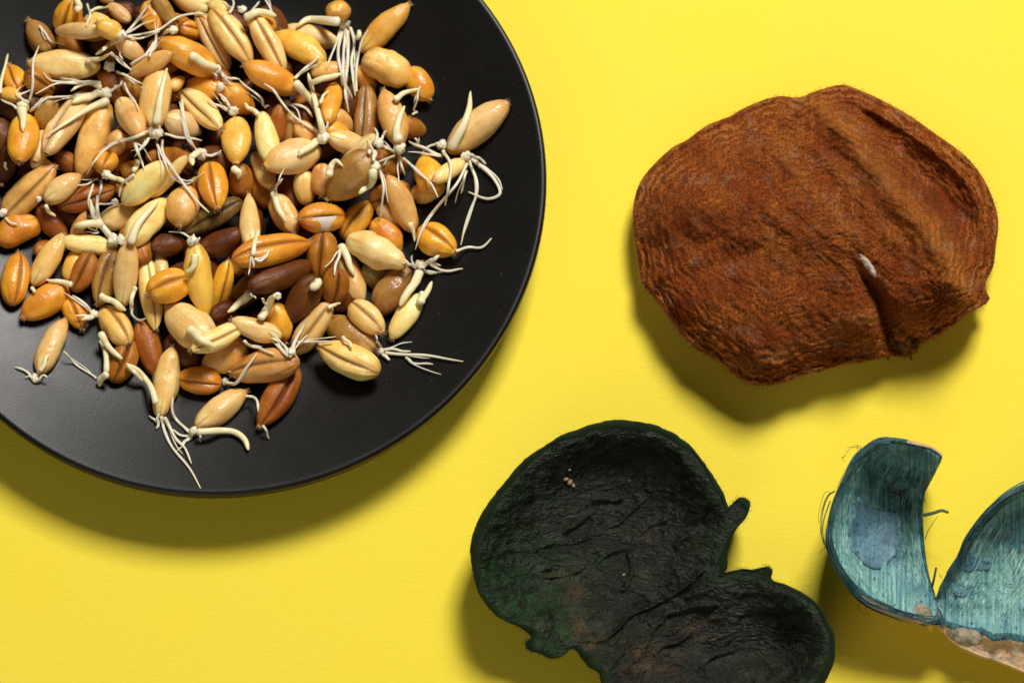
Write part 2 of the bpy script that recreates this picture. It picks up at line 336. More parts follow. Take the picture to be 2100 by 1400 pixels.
G("slender cream grain with narrow left lobe standing in the top row", 4, 466,136, 408,34, 46, 'C', -.35)
G("long cream grain with deep middle crease leaning right in the top row", 5, 437,24, 512,128, 58, 'C', 0)
G("cream grain with straight middle crease right of the long leaning one, top row", 5, 578,142, 521,38, 52, 'C', .05)
G("tan amber grain with brown speckles right of the straight creased cream grain", 4, 664,132, 568,68, 60, 'L')
G("shiny pale yellow grain lying flat under the many rooted button", 3, 690,86, 588,62, 46, 'Y')
G("small amber creased grain with fluffy white end in the top row", 3, 370,62, 414,62, 42, 'A', 0, (K(12,356,62), S(14,9,(360,58),(346,64),(334,70))))
G("amber grain among thin roots at the top left", 2, 302,6, 322,62, 46, 'A')
G("frayed tan grain poking up behind the amber grain at the top", 2, 264,44, 226,12, 28, 'W')
G("cream tan grain standing at the top edge of the picture", 2, 356,46, 318,-6, 32, 'O')
G("fat cream grain cut by the top picture edge", 3, 432,20, 356,-14, 50, 'C')
G("amber grain with torn white sprout at the top edge of the picture", 3, 512,46, 562,52, 46, 'A', None, (S(22,16,(504,34),(532,26),(564,31)), R(9,7,(556,28),(552,12),(540,-6)), R(9,6,(510,34),(520,18),(532,4)), K(12,496,20)))
G("short pale grain at the top edge beside the torn white sprout", 3, 468,24, 430,6, 30, 'C', None, (R(8,6,(470,26),(480,12),(474,-6)),))
G("amber grain with white bent shoot above the fat glossy cream yellow grain", 5, 610,180, 508,144, 58, 'A', None, (S(22,13,(606,172),(628,192),(646,226)), K(11,588,212), R(10,8,(592,216),(620,218),(642,240))))
G("pointed reddish orange grain standing upright beside the tall shoot", 4, 672,258, 687,168, 44, 'A', None, (S(9,5,(656,210),(664,197),(672,186)),))
G("narrow dark brown grain left of the tall shoot", 2, 576,222, 568,288, 34, 'B')
G("narrow olive grain in the gap left of the tall shoot", 1, 598,236, 590,304, 30, 'O')
G("tan grain in the gap behind the tall shoot", 2, 606,258, 652,284, 42, 'T')
G("pale yellow grain lying flat right of the fat glossy cream yellow grain", 3, 676,286, 746,300, 46, 'Y')
G("shiny olive brown grain with wet crease standing upright at right of heap", 5, 745,298, 754,171, 54, 'O', -.3)
G("tan amber grain with a stout pale shoot over it at right of heap", 4, 820,298, 788,190, 56, 'T', None, (K(18,820,304), S(25,10,(817,288),(814,256),(830,218)), R(11,7,(820,318),(822,340),(831,358)), R(10,6,(826,326),(856,350),(880,374),(899,404)), R(9,7,(812,316),(796,304),(782,298)), R(9,7,(808,320),(792,330),(786,340))))
G("brown pointed grain behind the stout pale shoot", 2, 818,256, 868,266, 46, 'B')
G("yellow cream grain ridge above the broad brown grain with spiky white collar", 4, 772,302, 682,378, 38, 'Y', None, (K(14,776,294), R(11,6,(772,290),(773,276),(769,263)), R(10,5,(780,290),(786,278),(790,268)), R(9,7,(782,298),(796,306),(812,310)), R(12,12,(756,314),(760,308))))
G("broad brown grain with white germ cluster on its right end", 5, 764,348, 680,418, 82, 'O', None, (K(14,769,342), S(22,14,(766,352),(760,376),(739,395)), R(10,6,(780,350),(786,380),(783,412),(781,447)), R(12,9,(766,330),(770,318),(768,308))))
G("slim tan grain ending in a white spike above the right orange grain", 3, 846,464, 798,376, 50, 'T', None, (S(15,4,(843,458),(846,474),(851,494)),))
G("pale grain partly hidden under the long hanging root at right", 2, 776,424, 820,452, 36, 'W')
G("bright orange grain standing upright under the long shoots at right", 3, 890,398, 872,318, 58, 'A')
G("brown tan grain lying beneath the bright orange upright grain", 2, 844,402, 908,384, 46, 'T')
G("cream grain with four long limp roots trailing towards the plate rim", 4, 950,326, 892,376, 36, 'C', None, (K(14,956,320), R(10,7,(966,318),(982,324),(995,335)), R(13,8,(968,326),(996,348),(1016,372),(1024,398),(998,407),(962,393)), R(11,6,(962,328),(976,368),(976,400),(966,431),(953,470),(944,502)), R(11,6,(960,334),(940,372),(910,408),(881,443),(866,470),(853,510)), R(9,7,(958,352),(950,372),(946,396))))
G("big cream grain with tall pale shoot nearest the plate's right rim", 4, 922,304, 1037,220, 68, 'C', None, (K(15,906,298), S(26,7,(928,300),(948,262),(962,220),(966,188)), R(14,8,(906,320),(872,306),(840,290)), R(12,7,(908,310),(926,338),(920,380),(912,421)), R(9,6,(860,300),(854,290),(852,282)), R(10,8,(896,294),(880,302),(868,308))))
G("wrinkled lumpy tan grain at the upper right of the heap", 4, 746,124, 842,162, 70, 'T')
G("shiny tan grain behind the wrinkled lumpy one with a white shoot below", 3, 842,142, 878,200, 52, 'A', None, (S(18,7,(810,202),(830,192),(857,181)), R(8,7,(861,178),(856,200),(849,226)), R(8,8,(849,226),(854,232),(846,234))))
G("mustard grain with torn tip pointing up right at the top of the heap", 3, 744,98, 834,20, 52, 'L', None, (S(14,9,(734,80),(737,62)),))
G("round tan button grain with many long roots hanging down, top right", 4, 691,42, 690,6, 54, 'L', None, (K(18,706,50), S(26,10,(692,44),(656,40),(628,42),(609,55)), R(9,6,(697,60),(686,100),(669,140)), R(11,8,(702,64),(694,115),(704,165),(723,200)), R(14,8,(712,64),(712,120),(708,180),(716,230)), R(11,8,(718,58),(726,90),(722,130),(728,195)), R(10,6,(732,188),(730,136),(740,94),(754,63)), R(11,7,(708,60),(704,110),(706,160),(712,200))))
G("amber grain glimpsed between the hanging roots and wrinkled tan grain", 2, 734,144, 764,180, 42, 'A')
G("brown tan grain with two pale sticks across it, behind the tall shoot", 2, 640,150, 700,140, 40, 'T', None, (R(11,8,(604,160),(630,138),(653,118)), S(16,13,(640,170),(668,160),(696,152))))
G("tan grain end showing left of the wet olive brown grain", 2, 676,240, 716,262, 44, 'T')
G("amber grain end showing below the pointed reddish orange grain", 2, 668,272, 712,282, 42, 'A')
G("pale cream grain end pointing down below the fat glossy cream yellow grain", 3, 622,356, 629,412, 44, 'C')
G("tan grain with a white curled flap below the fat glossy cream yellow grain", 4, 664,338, 660,400, 50, 'T', None, (S(20,6,(674,360),(678,340),(690,331),(703,339)),))
G("amber grain split open to show white starch, right of centre", 5, 702,436, 618,454, 66, 'A', -.25, split=1)
G("ridged amber brown grain slanting right of the starchy split grain", 5, 704,488, 757,418, 58, 'A', -.1)
G("smooth orange grain tucked behind the crinkled yellow grain", 3, 766,446, 816,502, 58, 'A')
G("big crinkled yellow cream grain with brown stains at right", 5, 714,486, 828,548, 66, 'Y')
G("orange creased grain with hairy tip alone at the right edge of the heap", 4, 862,466, 929,520, 70, 'A', -.25, (R(10,7,(936,514),(960,508),(986,508),(1007,488)),))
G("matte brown grain with forked white sprout at lower right of heap", 4, 836,552, 776,640, 66, 'O', None, (K(17,864,544), S(24,17,(860,560),(844,588),(823,623)), R(10,7,(884,543),(902,552),(926,556),(947,551)), R(10,7,(872,556),(884,560),(896,561)), R(15,13,(876,540),(888,532),(900,526)), R(12,9,(850,548),(838,540),(828,534))))
G("small yellow cream grain with chunky white germ at far lower right of the heap", 3, 858,606, 808,688, 44, 'Y', None, (S(22,8,(862,620),(874,600),(886,578)), S(13,9,(866,600),(868,614),(864,624))))
G("plump peach grain with diagonal crease at lower right of heap", 5, 722,622, 783,682, 56, 'C', -.05)
G("glossy olive brown grain with long straight roots pointing right at the bottom right", 3, 766,724, 672,656, 66, 'O', None, (K(12,780,720), R(10,7,(786,716),(812,717),(841,721)), R(11,6,(790,722),(840,728),(890,730),(948,741)), R(8,6,(832,734),(850,744),(886,747)), R(12,9,(786,728),(800,738)), R(7,6,(780,712),(774,698),(770,688)), S(9,9,(702,690),(712,700),(722,711))))
G("peach creased grain lying in front at lower right with ragged right tip", 4, 776,770, 660,714, 70, 'C', -.35)
G("cream creased grain with twisted white tip, bottom right of heap", 3, 676,630, 604,716, 52, 'C', -.1, (S(12,4,(674,630),(686,624),(699,623)),))
G("tan grain with dark brown middle crease at the bottom of the heap", 4, 611,748, 478,758, 70, 'T', 0, (K(12,598,722), R(12,7,(596,730),(606,700),(618,674),(632,652)), R(10,7,(600,704),(634,700),(682,702)), R(11,8,(594,728),(580,706),(558,694)), R(10,8,(590,730),(574,714),(560,700))))
G("pale pitted grain with one cut end lying above the brown creased tan grain", 5, 574,686, 481,662, 46, 'Y', None, (R(10,7,(500,698),(514,710),(540,716),(562,726)),))
G("cream grain with white underside in a crescent shape, lower middle", 4, 496,672, 402,730, 46, 'Y', -.35)
G("brown tan grain beneath the white undersided crescent grain", 2, 504,712, 420,752, 62, 'T')
G("cream grain pointing up with a long shoot on its left and long roots below", 4, 328,852, 354,718, 52, 'C', None, (S(16,9,(318,826),(308,790),(288,763),(260,747)), R(11,6,(330,854),(338,884),(355,919),(387,958),(410,999)), R(11,6,(338,856),(357,896),(380,917),(392,951)), R(8,5,(320,864),(305,851)), R(9,5,(324,848),(323,864),(322,878)), S(11,8,(264,750),(276,764),(294,780))))
G("small bright orange grain with white sprout at the bottom of the heap", 4, 452,786, 366,776, 58, 'A', -.45, (K(11,462,782), R(12,7,(462,784),(486,784),(504,756),(526,724))))
G("cream tan grain with a thick curved cream shoot at the very bottom", 4, 404,876, 501,802, 54, 'C', None, (K(12,396,884), S(17,12,(406,884),(446,882),(480,886),(500,900),(509,919)), R(13,8,(394,890),(384,902),(374,910)), R(10,8,(388,886),(364,862),(352,840),(356,816)), R(9,7,(390,892),(370,892),(352,880)), R(8,6,(408,888),(412,904))))
G("amber brown grain hanging down at the bottom beneath the brown creased tan one", 2, 602,752, 538,868, 60, 'B', -.3, (R(9,5,(540,872),(546,884),(552,899)), R(9,8,(505,812),(524,818),(530,842))))
G("orange grain with pale forked shoot above the brown creased tan grain", 3, 562,628, 580,692, 52, 'A', None, (S(20,18,(536,650),(550,628),(562,608)), K(11,568,606), R(9,8,(546,622),(536,612))))
G("dark reddish grain with chalky tip right of the shadowed middle", 3, 652,580, 592,656, 60, 'D', None, (S(22,20,(642,592),(656,574)),))
G("brown creased grain in the shade below the upright brown one", 2, 692,558, 680,616, 54, 'B', -.3)
G("shaded cream grain with two pale shoots in front, right of centre", 3, 702,512, 740,616, 48, 'C', None, (S(22,12,(700,506),(714,534),(725,564)), R(11,8,(698,512),(692,534),(685,563))))
G("upright brown grain with deep crease below the starchy split grain", 3, 662,478, 656,566, 62, 'B', 0)
G("cream tan grain with pale shoot down its face, centre right", 3, 566,402, 602,476, 50, 'C', None, (S(18,12,(560,396),(570,422),(584,454)), R(11,9,(562,396),(568,382),(578,366))))
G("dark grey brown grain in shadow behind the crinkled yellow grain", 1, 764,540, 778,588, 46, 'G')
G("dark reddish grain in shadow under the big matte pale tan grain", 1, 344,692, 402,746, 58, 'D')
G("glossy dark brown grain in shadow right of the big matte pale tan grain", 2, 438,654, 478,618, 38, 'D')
G("orange brown grain with chalky fluff left of the bright cream grain", 2, 258,362, 276,332, 34, 'A', None, (S(13,9,(272,350),(282,338),(278,326)),))
G("tan grain stub at the top picture edge", 1, 206,-10, 228,4, 26, 'T')
G("tan orange grain behind the starburst grain at its left", 2, 264,162, 298,202, 50, 'L')
G("grey cream grain below the mustard grain with fanned roots", 2, 244,84, 290,116, 40, 'W', None, (R(9,6,(306,116),(318,88),(318,48)), R(10,7,(268,132),(300,112),(318,80))))
G("long pale tan grain between the starburst grain and the glossy light amber grain", 2, 268,142, 352,118, 40, 'T')
G("small tan nub of grain right of the long flat shoot", 2, 352,186, 374,158, 26, 'T')
G("dark amber grain beneath the plump flat cream grain at left", 1, 58,160, 104,182, 50, 'B', 0)
G("curled orange tan grain at the left edge above the orange collared grain", 2, 2,188, 42,204, 34, 'L')
# ------------------------------------------------------------------ heap of grains
HX0, HY0, HS, HN = -12.6, -4.6, 0.05, 300
gx_, gy_ = np.meshgrid(HX0 + HS * np.arange(HN), HY0 + HS * np.arange(HN), indexing='ij')
H = plate_z(np.hypot(gx_ - PC[0], gy_ - PC[1]))
def hidx(x, y):
    return (np.clip(np.rint((np.asarray(x) - HX0) / HS).astype(int), 1, HN - 2), np.clip(np.rint((np.asarray(y) - HY0) / HS).astype(int), 1, HN - 2))
rng = random.Random(7)
HEAP = [(0, 200), (100, 130), (170, 50), (300, 10), (540, 20), (650, 90), (720, 200), (810, 320), (800, 400), (740, 520), (680, 600), (560, 690), (430, 690), (320, 660), (230, 600), (160, 500), (100, 380), (0, 300)]
def inside(x, y, poly):
    r = False
    for (ax, ay), (bx, by) in zip(poly, poly[1:] + poly[:1]):
        if (ay > y) != (by > y) and x < (bx - ax) * (y - ay) / (by - ay) + ax: r = not r
    return r
fill = []
tries = 0
while tries < 4000 and len(fill) < 130:
    tries += 1
    x, y = rng.uniform(0, 860), rng.uniform(0, 760)
    if not inside(x, y, HEAP) or any(math.hypot(x - a, y - b) < 50 for a, b in fill): continue
    fill.append((x, y))
FILL_LABEL = {  # the dark tones of these sunk grains carry painted depth shade
 0: 'dark red grain sunk below the grey cream grain below the mustard grain with fanned roots',
 1: 'dark red grain sunk right of the fat cream grain cut by the top picture edge',
 2: 'dark red grain sunk right of the pinkish pale grain behind the yellow two toned grain',
 4: 'dark red grain sunk above the greyish tan grain lying beneath the long cream shoot',
 6: 'dark red grain sunk below the amber brown grain with lower crease behind two dangling roots',
 8: 'dark red grain sunk right of the amber grain among thin roots at the top left',
 14: 'brown grain sunk above the cream grain with white underside in a crescent shape, lower middle',
 15: 'brown grain sunk above the tan grain in the gap behind the tall shoot',
 16: 'dark red grain sunk below the dark brown grain left of the white forked sprout',
 19: 'dark red grain sunk below the cream grain slanting below the slim yellow cream grain',
 21: 'dark red grain sunk right of the dark brown grain left of the white forked sprout',
 22: 'dark red grain sunk above the amber grain end showing below the pointed reddish orange grain',
 23: 'dark red grain sunk left of the dark brown grain left of the white forked sprout',
 24: 'brown grain sunk above the dark amber grain beneath the plump flat cream grain at left',
 25: 'dark red grain sunk below the wet grey grain tucked behind the orange collared grain',
 26: 'brown grain sunk below the small shaded tan grain left of the starburst roots',
 27: 'dark red grain sunk above the amber brown grain with lower crease behind two dangling roots',
 28: 'dark red grain sunk left of the narrow dark brown grain left of the tall shoot',
 30: 'dark red grain sunk above the wrinkled brown grain below the starburst of roots',
 31: 'dark red grain sunk left of the amber grain among thin roots at the top left',
 33: 'dark red grain sunk above the narrow dark brown grain left of the tall shoot',
 35: 'dark red grain sunk right of the wrinkled brown grain below the starburst of roots',
 39: 'dark red grain sunk left of the greyish tan grain lying beneath the long cream shoot',
 41: 'dark red grain sunk below the tan grain stub at the top picture edge',
 42: 'dark red grain sunk right of the brown tan grain beneath the white undersided crescent grain',
 44: 'dark red grain sunk below the upright cream grain with frayed top and curled root, centre',
 46: 'dark red grain sunk above the pointed reddish orange grain standing upright beside the tall shoot',
 48: 'dark red grain sunk below the amber grain among thin roots at the top left',
 49: 'brown grain sunk above the pale tan grain beneath the wedge of translucent roots',
 50: 'brown grain sunk below the brown pointed grain behind the stout pale shoot',
 52: 'brown grain sunk above the cream tan grain with pale shoot down its face, centre right',
 53: 'brown grain sunk below the cream tan grain with pale shoot down its face, centre right',
 54: 'dark red grain sunk above the tan orange grain behind the starburst grain at its left',
 55: 'brown grain sunk right of the tan orange grain behind the starburst grain at its left',
 57: 'brown grain sunk left of the tan orange grain behind the starburst grain at its left',
 58: 'dark red grain sunk left of the wet grey grain tucked behind the orange collared grain',
 59: 'dark red grain sunk left of the pinkish pale grain behind the yellow two toned grain',
 62: 'brown grain sunk above the olive green creased grain sloping under the upright cream grain',
 65: 'dark red grain sunk above the grey cream grain below the mustard grain with fanned roots',
 66: 'dark red grain deep under the starchy split grain',
 67: 'dark red grain sunk left of the tan grain in the gap behind the tall shoot',
 68: 'brown grain sunk below the cream tan grain standing at the top edge of the picture',
 69: 'brown grain sunk right of the small shaded tan grain left of the starburst roots',
 70: 'dark red grain sunk behind the upright cream grain with frayed top',
 71: 'dark red grain in the gap below the straight creased cream grain, top row',
 72: 'dark red grain sunk right of the narrow dark brown grain left of the tall shoot',
 73: 'brown grain sunk above the dark brown grain left of the white forked sprout',
 78: 'dark red grain in the gap below the fat glossy cream yellow grain',
 79: 'dark red grain sunk right of the tan grain in the gap behind the tall shoot',
 81: 'dark red grain sunk left of the small shaded tan grain left of the starburst roots',
 84: 'dark red grain sunk above the upright cream grain with frayed top and curled root, centre',
 86: 'dark red grain sunk above the cream grain slanting below the slim yellow cream grain',
 87: 'dark red grain sunk below the pinkish pale grain behind the yellow two toned grain',
 88: 'brown grain sunk left of the fat cream grain cut by the top picture edge',
 89: 'brown grain sunk left of the small pale grain standing behind the slim creased cream grain',
 91: 'brown grain sunk above the pale grain partly hidden under the long hanging root at right',
 92: 'dark red grain in the shadowed pit left of the torn white germ grain',
 93: 'dark red grain deep below the large amber creased grain in the middle',
 95: 'dark red grain sunk right of the light amber grain with white forked sprout',
 97: 'brown grain sunk above the small tan nub of grain right of the long flat shoot',
 98: 'brown grain sunk left of the grey cream grain below the mustard grain with fanned roots',
 99: 'dark red grain sunk below the smooth orange grain tucked behind the crinkled yellow grain',
}
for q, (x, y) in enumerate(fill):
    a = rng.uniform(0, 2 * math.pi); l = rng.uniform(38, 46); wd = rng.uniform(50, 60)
    colr = rng.choice('DDDBDBD'); cr = rng.choice([None, None, 0, .2])  # mostly dark colours, putting the shade between grains into the sunk ones
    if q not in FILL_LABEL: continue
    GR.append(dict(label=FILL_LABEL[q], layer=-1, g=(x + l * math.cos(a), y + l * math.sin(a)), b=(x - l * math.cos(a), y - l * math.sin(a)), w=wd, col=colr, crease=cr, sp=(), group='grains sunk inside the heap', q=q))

def kernel_mesh(L, W, Hh, crease, seed, rough=.06):
    NL, NA = 26, 44
    r = random.Random(seed)
    e0 = r.uniform(.44, .54); e1 = r.uniform(.46, .66); bend = r.uniform(-.05, .05); lean = r.uniform(-.06, .06)
    fold = r.uniform(0, .035); fn = r.choice((4, 5, 7)); fold2 = r.uniform(.02, .07)
    t = (1 - np.cos(np.pi * (np.arange(NL + 1) / NL))) / 2
    prof = t ** e0 * (1 - t) ** e1; prof /= prof.max()
    prof = np.maximum(prof, np.where(t > .5, .24, .0)); prof[-1] = .15; prof[0] = 0.0
    ca = 0.0 if crease is None else math.asin(max(-.95, min(.95, crease)))
    if crease is None: ca = math.pi
    th = 2 * np.pi * np.arange(NA) / NA
    # crowd the columns towards the crease so that the groove is sharp
    ph = th - .62 * np.sin(th)                          # 0 at the crease
    vs, uv = [], []
    d0 = r.uniform(.26, .40)
    for i in range(NL + 1):
        env = math.sin(math.pi * min(max((t[i] - .02) / .96, 0), 1)) ** .4
        rr = np.ones(NA)
        dphi = np.minimum(ph, 2 * np.pi - ph)
        rr -= d0 * env * (.55 * np.exp(-(dphi / .13) ** 2) + .45 * np.exp(-(dphi / .38) ** 2))
        rr += fold * env * np.sin(fn * ph + seed + 2.2 * t[i]) + fold2 * np.sin(11 * ph + 3 * t[i] + seed) * (abs(2 * t[i] - 1) ** 2)
        rr += .018 * np.sin(3 * ph + seed) + .012 * np.sin(5 * ph + 9 * t[i] + seed)
        ang = ph + ca
        x = (t[i] - .5) * L
        y = -np.sin(ang) * rr * prof[i] * W / 2 + bend * W * math.sin(math.pi * t[i]) + lean * W * (t[i] - .5)
        z = np.cos(ang) * rr * prof[i] * Hh / 2
        bump = np.array([mnoise.noise(Vector((x * 2.2 + seed, a * 2.2, b * 2.2))) + .5 * mnoise.noise(Vector((x * 5 + seed, a * 5, b * 5))) for a, b in zip(y, z)]) * rough * (1 + .9 * (2 * t[i] - 1) ** 2)
        y = y * (1 + bump); z = z * (1 + bump)
        for j in range(NA):
            vs.append((x, y[j], z[j])); uv.append(((.5 + ph[j] / (2 * np.pi)) % 1.0, t[i]))
    fs = []
    for i in range(NL):
        for j in range(NA):
            k2 = (j + 1) % NA
            fs.append((i * NA + j, (i + 1) * NA + j, (i + 1) * NA + k2, i * NA + k2))
    fs.append(tuple(NL * NA + j for j in range(NA)))
    return vs, fs, uv

GR.sort(key=lambda g: g['layer'])
for gi, g in enumerate(GR):
    z, slope = 1.0, 0.0
    for it in range(3):
        gg, bb = np.array(g['g'], float), np.array(g['b'], float); ex_ = (.035, .045) if g['layer'] > 3 else (.05, .08)
        a = P2W(*(gg + (gg - bb) * ex_[0]), z); b = P2W(*(bb + (bb - gg) * ex_[1]), z)
        d = b - a; Lp = math.hypot(d[0], d[1]); ux, uy = d[0] / Lp, d[1] / Lp
        W = g['w'] * (.0101 if g['layer'] > 3 else .0106) * (1 - z / DIST); Hh = W * .84; c = (a + b) / 2
        lx = (gx_ - c[0]) * ux + (gy_ - c[1]) * uy; ly = -(gx_ - c[0]) * uy + (gy_ - c[1]) * ux
        q = (lx / (Lp / 2)) ** 2 + (ly / (W / 2)) ** 2
        m = q < .72
        end = lambda s: np.percentile(H[(np.abs(lx - s * Lp * .27) < Lp * .14) & (np.abs(ly) < W * .3)], 75)
        slope = max(-.42, min(.42, .75 * (end(1) - end(-1)) / (.54 * Lp)))
        need = H[m] + Hh / 2 * np.sqrt(1 - q[m]) - lx[m] * slope
        z = float(np.percentile(need, 93)) - .05
    g['z'] = z
    Lt = Lp / math.cos(math.atan(slope))
    if Lp < 1.3 * W and g['layer'] >= 0:                        # seen nearly end on: germ end up
        Lt = 1.42 * W; slope = -math.tan(math.acos(max(.55, Lp / Lt)))
    ex = Vector((ux, uy, slope)).normalized(); ey = Vector((-uy, ux, 0)); ez = ex.cross(ey)
    g['rot'] = Matrix((ex, ey, ez)).transposed().to_4x4(); g['L'], g['W'], g['H'] = Lt, W, Hh; g['c'] = Vector((c[0], c[1], z))
    top = z + lx * slope + Hh / 2 * np.sqrt(np.clip(1 - q, 0, 1))
    H = np.where(q < 1, np.maximum(H, top), H)
Hb = H.copy()
for ax in (0, 1):
    Hb = np.maximum(np.maximum(np.roll(Hb, 1, ax), np.roll(Hb, -1, ax)), Hb)

def tube(P, rad, flat=1.0, ns=8):
    """ring mesh along P with rounded tip; returns verts, faces, uv"""
    P = np.asarray(P); n = len(P)
    T = np.gradient(P, axis=0); T /= np.linalg.norm(T, axis=1)[:, None] + 1e-9
    vs, fs, uv = [], [], []
    ring = 0
    def add(p, t, r, v):
        nonlocal ring
        side = np.cross(t, (0, 0, 1.0)); side /= np.linalg.norm(side) + 1e-9
        up = np.cross(side, t)
        for j in range(ns):
            a = 2 * math.pi * j / ns
            vs.append(tuple(p + side * math.cos(a) * r + up * math.sin(a) * r * flat)); uv.append((j / ns, v))
        if ring:
            b0 = (ring - 1) * ns
            for j in range(ns): fs.append((b0 + j, b0 + (j + 1) % ns, b0 + ns + (j + 1) % ns, b0 + ns + j))
        ring += 1
    for s, f in ((.5, .45), (.25, .8)): add(P[0] - T[0] * rad[0] * s, T[0], rad[0] * f, 0.0)
    for i in range(n): add(P[i], T[i], rad[i], i / n)
    for s, f in ((.45, .88), (.8, .6), (.97, .25)): add(P[-1] + T[-1] * rad[-1] * s, T[-1], rad[-1] * f, 1.0)
    fs.append(tuple(range((ring - 1) * ns, ring * ns))); fs.append(tuple(range(ns))[::-1])
    return vs, fs, uv

def blob(cen, r, seed):
    vs, fs, uv = [], [], []
    NU, NV = 14, 9
    for i in range(NV + 1):
        th = math.pi * i / NV
        for j in range(NU):
            ph = 2 * math.pi * j / NU
            d = Vector((math.sin(th) * math.cos(ph), math.sin(th) * math.sin(ph), math.cos(th)))
            s = 1 + .55 * mnoise.noise(d * 1.7 + Vector((seed * 3.1, 0, 0))) + .22 * mnoise.noise(d * 4.0 + Vector((0, seed, 0)))
            vs.append((cen[0] + d.x * r * s, cen[1] + d.y * r * s, cen[2] + d.z * r * s * .75)); uv.append((j / NU, i / NV * .7))
    for i in range(NV):
        for j in range(NU):
            k2 = (j + 1) % NU
            fs.append((i * NU + j, (i + 1) * NU + j, (i + 1) * NU + k2, i * NU + k2))
    return vs, fs, uv

def drape(pts, rad, lift=0.0):
    pts = np.asarray(pts, float)
    z = np.full(len(pts), 1.6)
    for _ in range(4):
        w3 = P2W(pts[:, 0], pts[:, 1], z); hh = Hb[hidx(w3[:, 0], w3[:, 1])]
        z = hh + rad * .7
    w3 = P2W(pts[:, 0], pts[:, 1], z)
    seg = np.linalg.norm(np.diff(w3[:, :2], axis=0), axis=1)
    for i in range(1, len(z)): z[i] = max(z[i], z[i - 1] - .75 * seg[i - 1])
    for i in range(len(z) - 2, -1, -1): z[i] = max(z[i], z[i + 1] - 1.0 * seg[i])
    for _ in range(3):
        s = z.copy(); s[1:-1] = np.maximum(z[1:-1] - .03, (z[:-2] + 2 * z[1:-1] + z[2:]) / 4); z = s
    return P2W(pts[:, 0], pts[:, 1], z + lift)

order = 0
for gi, g in enumerate(GR):
    vs, fs, uv = kernel_mesh(g['L'], g['W'], g['H'], g['crease'], gi * 7 + 3, .22 if 'rinkl' in g['label'] and 'behind' not in g['label'] else random.Random(gi).uniform(.06, .13))
    R4 = g['rot'].to_3x3(); c = g['c']
    vw = [R4 @ Vector(v) for v in vs]
    name = 'sprouted_grain' if g['sp'] else 'wheat_grain'
    grp = g.get('group', 'sprouted wheat grains heaped on the black plate')
    if g['sp'] or g.get('split') or g['layer'] >= 3:
        root = empty(name, c)
        kern = mesh_obj('kernel', vs, fs, GM[g['col']], root, uv)
        kern.matrix_local = g['rot']
        # bristly brush at the far end of the kernel
        r = random.Random(gi)
        bv, bf = [], []
        e = g['L'] / 2
        tipw = c + R4 @ Vector((e, 0, 0)); covered = H[hidx(tipw.x, tipw.y)] > tipw.z + g['H'] * .35
        for q in range(26):
            a = r.uniform(0, 6.28); rr = r.uniform(.2, 1.0) * g['W'] * .11
            p = Vector((e * .965, math.cos(a) * rr, math.sin(a) * rr)); t = Vector((r.uniform(.05, .10), math.cos(a) * .05, math.sin(a) * .05))
            s = Vector((0, -math.sin(a), math.cos(a))) * .011
            i0 = len(bv); bv += [p - s, p + s, p + t]; bf.append((i0, i0 + 1, i0 + 2))
        if not covered:
            br = mesh_obj('brush', bv, bf, M_BRUSH, root, smooth=False); br.matrix_local = g['rot']
    else:
        root = mesh_obj(name, vs, fs, GM[g['col']], None, uv)
        root.matrix_world = Matrix.Translation(c) @ g['rot']
    tag(root, g['label'], 'wheat grain', grp)
    if g.get('split'):
        ev, ef = [], []
        for i in range(13):
            t = i / 12
            for j in range(7):
                a = .30 + 1.30 * j / 6                                   # from the groove down the side
                wv = max(math.sin(math.pi * t), .02) ** .55
                nzv = 1.03 + .05 * mnoise.noise(Vector((t * 7, j * .9, 3))) - (.06 if j in (0, 6) else 0)
                ev.append(((t - .5) * g['L'] * .82, math.sin(a) * g['W'] / 2 * wv * nzv, math.cos(a) * g['H'] / 2 * wv * nzv))
        for i in range(12):
            for j in range(6): ef.append((i * 7 + j, i * 7 + j + 1, (i + 1) * 7 + j + 1, (i + 1) * 7 + j))
        st = mesh_obj('exposed_starch', ev, ef, M_STARCH, root); st.matrix_local = g['rot']
    for kind, w0, w1, pts in g['sp']:
        order += 1
        if kind == 'root_collar':
            x, y = pts[0]; r = (w0 * .01 * .74) if w0 < 15 else (.111 + (w0 - 15) * .004)
            p = drape([(x, y), (x, y)], np.array([r, r]), -r * .45)[0]
            bv, bf, bu = blob(p, r, order)
            mesh_obj('root_collar', np.array(bv) - np.array(c), bf, M_COLLAR, root, bu)
            continue
        jit = random.Random(order)
        runs = [(pts, 1.0)]
        if kind == 'root' and len(pts) > 2 and jit.random() < .75:           # a finer rootlet beside it
            q0 = np.array(pts, float); off = np.linspace(0, 1, len(q0))[:, None] ** 1.2 * np.array([[jit.uniform(-22, 22), jit.uniform(-22, 22)]])
            keepn = max(3, int(len(q0) * jit.uniform(.6, 1.0)))
            runs.append(([tuple(v) for v in (q0 + off)[:keepn]], .55))
        for pl, fat in runs:
            P = catmull(pl, 7)
            n = len(P); t = np.linspace(0, 1, n)
            rad = fat * (w0 + (w1 - w0) * t ** 1.1) * (.0043 if kind == 'shoot' else .0032)
            rad *= 1 + (.03 if kind == 'shoot' else .08) * np.sin(t * jit.uniform(9, 20) + jit.uniform(0, 6))
            rad *= 1 - .45 * np.clip((t - .82) / .18, 0, 1) ** 2
            P = P + np.stack([np.sin(t * jit.uniform(5, 9) + jit.uniform(0, 6)), np.cos(t * jit.uniform(5, 9) + jit.uniform(0, 6))], -1) * 1.2
            W3 = drape(P, rad, jit.uniform(.0, .04) + (.02 if kind == 'shoot' else .0))
            tv, tf, tu = tube(W3, rad, .72 if kind == 'shoot' else .9)
            mesh_obj(kind, np.array(tv) - np.array(c), tf, M_SHOOT if kind == 'shoot' else M_ROOT, root, tu)
